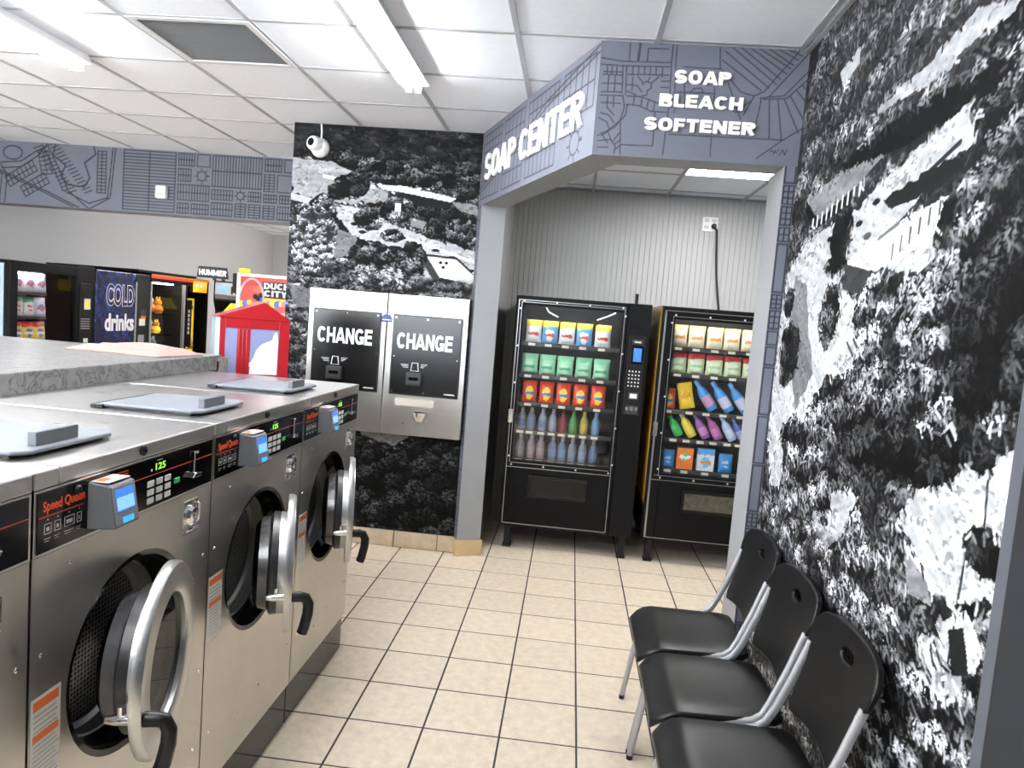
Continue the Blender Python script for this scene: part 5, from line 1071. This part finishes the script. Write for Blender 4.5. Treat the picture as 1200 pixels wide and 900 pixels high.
# claw machines with toys
def claw(name, label, y0, y1, H, frame, mk, back, lamp):
    s = thing(name, label, 'arcade machine', (XF - .4, (y0 + y1) / 2, 0))
    MB().box(XF - .8, XF, y0, y1, 0, .95).box(XF - .8, XF, y0, y1, H - .09, H).box(XF - .8, XF - .77, y0, y1, .95, H - .09).build('cabinet', m_blackM, s, world=True)
    bx(XF - .765, XF - .76, y0 + .03, y1 - .03, .96, H - .1).build('back_panel', back, s, world=True)
    for yy in (y0, y1 - .03):
        for xx in (XF - .03, XF - .77): bx(xx, xx + .03, yy, yy + .03, .95, H - .09).build('corner_post', frame, s, world=True)
    bx(XF - .012, XF - .009, y0 + .03, y1 - .03, .96, H - .1).build('window_pane', m_dimglass, s, world=True)
    for yy in (y0, y1 - .012): bx(XF - .77, XF - .032, yy, yy + .012, .95, H - .09).build('side_panel', back, s, world=True)
    bx(XF, XF + .008, y0, y1, H - .05, H - .005).build('marquee', mk, s, world=True)
    if lamp: bx(XF - .12, XF - .07, y0 + .12, y1 - .15, H - .105, H - .09).build('lamp', mat('lamp_claw', (1, 1, 1), .5, emit=7, ecol=(1, .95, .75)), s, world=True)
    MB().tube([(XF - .35, (y0 + y1) / 2, H - .09), (XF - .35, (y0 + y1) / 2, H - .25)], .008, 6).build('claw_cable', m_alum, s, world=True)
    return s
m_flame = bag_mat('flame_print', (.75, .30, .02), (.60, .04, .02), (.85, .42, .03), (.75, .20, .02), .5, .4)
claw('claw_machine', 'claw machine with silver posts and orange toys beyond the counter', 4.36, 5.06, 1.86, m_alum, m_flame, mat('claw_back', (.02, .018, .014), .5), True)
bx(XF - .9, XF + .02, 4.10, 5.25, 1.862, 1.885).build('shelf_board', m_blackM); tag(bpy.data.objects['shelf_board'], 'black board lying across the tops of the claw machines', 'board')
s = claw('claw_machine', 'narrow claw machine with yellow back panel beside the silver one', 5.07, 5.58, 1.86, m_blackM, m_flame, m_blackM, False)
bx(XF - .12, XF - .10, 5.22, 5.44, .97, 1.62).build('yellow_panel', m_yel, s, world=True); bx(XF + .002, XF + .012, 5.21, 5.52, 1.70, 1.83).build('orange_marquee', m_orm, s, world=True)
MB().box(XF + .0125, XF + .0135, 5.25, 5.33, 1.765, 1.80).box(XF + .0125, XF + .0135, 5.35, 5.43, 1.76, 1.805).build('marquee_print', m_out, s, world=True)
bx(XF + .0, XF + .01, 5.08, 5.19, 1.05, 1.6).build('side_strip', m_black, s, world=True)
for k in range(6): bx(XF + .01, XF + .011, 5.11, 5.15, 1.20 + k * .05, 1.235 + k * .05).build('strip_letter', m_icon, s, world=True)
def toy(label, x, y, z, r, m, m2):
    t = thing('plush_toy', label, 'toy', (x, y, z), 0, 'toys in the claw machines'); k = r
    MB().lathe([(0, 0), (k * .7, k * .15), (k, k * .8), (k * .75, k * 1.5), (k * .3, k * 1.75), (0, k * 1.78)], (0, 0, 0), (0, 0, 1), 14).build('body', m, t, smooth=True)
    MB().lathe([(0, -k * .7), (k * .6, -k * .4), (k * .72, 0), (k * .55, k * .45), (0, k * .7)], (0, 0, k * 2.1), (0, 0, 1), 14).build('head', m2, t, smooth=True)
    for s_ in (-1, 1): MB().lathe([(0, 0), (k * .2, k * .1), (k * .15, k * .5), (0, k * .6)], (0, s_ * k * .45, k * 2.6), (0, 0, 1), 8).build('ear', m, t, smooth=True)
hang = [(4.44, 1.44, .06, m_toyo, m_toyw, 'orange and white plush toy hanging high at the left of the silver claw machine'), (4.60, 1.42, .06, m_toyo, m_toyo, 'all orange plush toy hanging right of the white-headed one in the silver claw machine'), (4.43, 1.20, .06, m_toyo, m_toyw, 'orange plush toy low at the left of the silver claw machine'), (4.58, 1.20, .05, m_yel, m_toyo, 'yellow plush toy low in the silver claw machine'), (4.50, .952, .07, m_toyw, m_toyg, 'white plush toy on the floor of the silver claw machine')]
for y, z, r, a, b_, lab in hang: toy(lab, XF - .12, y + .10, z + .001, r, a, b_)
for y, z in ((4.44, 1.42), (4.58, 1.18)): bx(XF - .26, XF - .05, 4.38, 4.92, z - .006 if z > 1.3 else z, (z if z > 1.3 else z + .006)).build('prize_shelf', m_dimglass, bpy.data.objects['claw_machine'], world=True)
toy('grey plush toy high in front of the yellow claw panel', XF - .055, 5.27, 1.489, .036, m_toyg, m_toyg); toy('orange and grey plush toy low in front of the yellow claw panel', XF - .06, 5.30, 1.019, .040, m_toyo, m_toyw)
bx(XF - .26, XF - .04, 5.10, 5.55, 1.012, 1.018).build('prize_shelf', m_dimglass, s, world=True); bx(XF - .26, XF - .04, 5.10, 5.55, 1.482, 1.488).build('prize_shelf', m_dimglass, s, world=True)
# driving game with header sign
s = thing('driving_game', 'black driving arcade cabinet with HUMMER header and yellow panel', 'arcade machine', (-4.34, 5.75, 0), math.radians(20))
MB().extr([(.45, 0), (-.30, 0), (-.30, .95), (-.05, 1.05), (-.12, 1.50), (-.30, 1.62), (-.30, 1.86), (.45, 1.86)], 0, -.30, .30).build('cabinet', m_blackM, s)
MB().extr([(-.31, 1.64), (-.36, 1.70), (-.34, 1.84), (-.30, 1.845)], 0, -.28, .26).build('grille_panel', m_alum, s, bev=.004)
for k in range(7): bx(-.10 + k * .05, -.075 + k * .05, -.372, -.335, 1.71, 1.80).build('grille_bar', m_black, s)
MB().lathe([(.05, 0), (.05, .02), (0, .03)], (-.19, -.35, 1.76), (0, -1, 0), 16).build('headlamp', mat('headlamp_blue', (.15, .3, .6), .2, emit=.4), s)
bx(-.14, .24, -.35, -.31, 1.645, 1.695).build('badge_bar', m_acc, s)
bx(-.15, .20, -.02, -.015, .9, .905).build('deck_line', m_icon, s)
MB().add([(-.20, -.30, 1.475), (.12, -.30, 1.475), (.20, -.315, 1.60), (-.10, -.315, 1.60), (-.20, -.29, 1.475), (.12, -.29, 1.475), (.20, -.305, 1.60), (-.10, -.305, 1.60)], [(0, 1, 2, 3), (7, 6, 5, 4), (0, 4, 5, 1), (1, 5, 6, 2), (2, 6, 7, 3), (3, 7, 4, 0)]).build('yellow_panel', m_yel, s)
bx(-.22, .22, -.10, -.085, 1.10, 1.46).build('screen', m_blackG, s)
hd = MB().extr([(-.50, 1.885), (-.14, 1.885), (-.16, 2.02), (-.48, 2.02)], 1, -.30, -.25).build('header', m_black, s, bev=.004)
bx(-.32, -.28, -.28, -.26, 1.86, 1.89).build('header_foot', m_black, s); bx(-.22, -.18, -.28, -.26, 1.86, 1.89).build('header_foot', m_black, s)
block_text('lettering', 'HUMMER', (-.475, -.3005, 1.915), (1, 0, 0), (0, 0, 1), .31, .07, m_letter, hd, .002, .26, .05, world=False, joined=True)
# duck game
yy = 4.2
s = thing('duck_game', 'red prize game with DUCK CITY sign behind the red house case', 'arcade machine', (-3.34, yy + .35, 0))
bx(-3.66, -3.02, yy + .02, yy + .75, 0, 1.90).build('cabinet', mat('pale_pink_cabinet', (.70, .45, .50), .4), s, world=True)
m_sky = bag_mat('red_sign_print', (.80, .06, .04), (.80, .10, .08), (.85, .16, .12), (.80, .10, .06), .5, .3); sg = bx(-3.63, -3.0, yy, yy + .02, 1.55, 1.90).build('sign_panel', m_sky, s, world=True)
MB().box(-3.665, -3.63, yy - .01, yy + .03, .8, 1.93).box(-3.63, -2.98, yy - .01, yy + .03, 1.90, 1.93).build('sign_frame', mat('pink_white_edge', (.85, .70, .78), .4, emit=.3), s, world=True)
tp = MB().tube([(-3.60 + .19 * (1 - math.cos(a)) / 2 * 1.6 if False else -3.50 + .13 * math.cos(a), yy - .008, 1.66 + .22 * max(0, math.sin(a))) for a in np.linspace(0, math.pi, 15)], .012, 6).build('arch_line', m_out, sg, world=True)
bx(-3.39, -3.06, yy - .006, yy, 1.695, 1.86).build('word_ground', m_black, sg, world=True)
block_text('lettering', 'DUCK', (-3.375, yy - .0065, 1.785), (1, 0, 0), (0, 0, 1), .28, .065, m_letter, sg, .003, .26, .05, joined=True); block_text('lettering', 'CITY', (-3.370, yy - .0065, 1.708), (1, 0, 0), (0, 0, 1), .25, .065, m_letter, sg, .003, .26, .05, joined=True)
bx(-3.37, -3.12, yy - .007, yy, 1.668, 1.69).build('underline', m_orm, sg, world=True)
pr = random.Random(3)
for k in range(14):
    a = -3.61 + k * .043; m_ = [m_yel, mat('sign_blue', (.12, .2, .7), .4), m_orm, mat('sign_violet', (.45, .25, .7), .4)][k % 4]
    MB().disc((a, yy - .001 - .0005 * k, 1.60 + pr.random() * .06), (0, -1, 0), .028 + .015 * pr.random(), .003, 10).build('painted_figure', m_, sg, world=True)
for a, z in ((-3.46, 1.70), (-3.40, 1.715), (-3.43, 1.68)): MB().disc((a, yy - .012, z), (0, -1, 0), .026, .003, 8).build('dark_figure', m_black, sg, world=True)
bx(-3.75, -3.67, yy + .2, yy + .3, 1.60, 1.99).build('yellow_topper', m_yel, s, world=True); bx(-3.79, -3.70, yy + .15, yy + .2, 1.72, 1.93).build('dark_topper', m_black, s, world=True)
bx(-3.58, -3.05, yy + .01, yy + .02, .95, 1.5).build('prize_window', m_blackG, s, world=True)

# ------------------------------------------------------------------ red house-shaped case behind the washers
s = thing('house_case', 'red house-shaped clear-sided case beyond the far end of the counter', 'display case', (-1.845, .78, 0))
m_hred = mat('house_red', (.32, .007, .013), .3, coat=.4); m_tint = mat('violet_tinted_pane', (.36, .40, .66), .08); m_tint.node_tree.nodes['Principled BSDF'].inputs['Alpha'].default_value = .6; m_edge = mat('clear_acrylic_edge', (.55, .70, .88), .15, spec=.6)
hx0, hx1, hy0, hy1, hz0, hz1, hr = -2.035, -1.655, .60, .94, 1.22, 1.560, 1.655
bx(hx0, hx1, hy0, hy1, 0, hz0).build('stand', m_blackM, s, world=True, bev=.005)
MB().box(hx0, hx1, hy0, hy1, hz0, hz0 + .02).build('floor_plate', m_hred, s, world=True)
ff = MB().box(hx0 + .022, hx0 + .050, hy0, hy0 + .012, hz0, hz1).box(hx1 - .055, hx1, hy0, hy0 + .012, hz0, hz1).box(hx0 + .05, hx1 - .055, hy0, hy0 + .012, 1.508, hz1).box(-1.925, -1.858, hy0, hy0 + .012, hz0, 1.508).box(hx0 + .05, hx1 - .055, hy0, hy0 + .012, hz0, 1.262)
ff.build('front_frame', m_hred, s, world=True, bev=.002)
for k in range(3): MB().tube([(-1.915 + k * .02, hy0 - .001, 1.26), (-1.915 + k * .02, hy0 - .001, 1.50)], .004, 6).build('bead_line', m_hred, s, world=True)
gp = MB().box(hx0 + .05, -1.925, hy0 + .004, hy0 + .007, 1.262, 1.508).build('left_pane', m_tint, s, world=True); gp2 = MB().box(-1.858, hx1 - .055, hy0 + .004, hy0 + .007, 1.262, 1.508).build('right_pane', m_tint, s, world=True)
dog = [(-1.87, 1.318), (-1.852, 1.326), (-1.838, 1.352), (-1.825, 1.392), (-1.800, 1.425), (-1.770, 1.440), (-1.745, 1.45), (-1.735, 1.488), (-1.722, 1.498), (-1.714, 1.455), (-1.714, 1.262), (-1.856, 1.262), (-1.853, 1.300), (-1.862, 1.306)]
MB().extr(dog, 1, hy0 + .0005, hy0 + .0035).build('white_cutout', mat('white_cutout', (.85, .86, .84), .6), gp2, world=True)
MB().box(hx0, hx0 + .022, hy0 - .002, hy1, hz0 + .02, hz1).build('left_side', m_edge, s, world=True); MB().box(hx1 - .004, hx1, hy0 + .013, hy1, hz0 + .02, hz1).build('right_side', m_black, s, world=True); MB().box(hx0 + .022, hx1 - .004, hy1 - .006, hy1, hz0 + .02, hz1).build('back_side', mat('pale_violet_back', (.45, .48, .72), .4), s, world=True)
MB().extr([(hx0 - .006, hz1), (hx1 + .006, hz1), (-1.79, hr)], 1, hy0 - .004, hy1 + .004).build('roof', m_hred, s, world=True, bev=.002)

s.location = (-1.965, .86, 0); s.rotation_euler = (0, 0, math.radians(31))
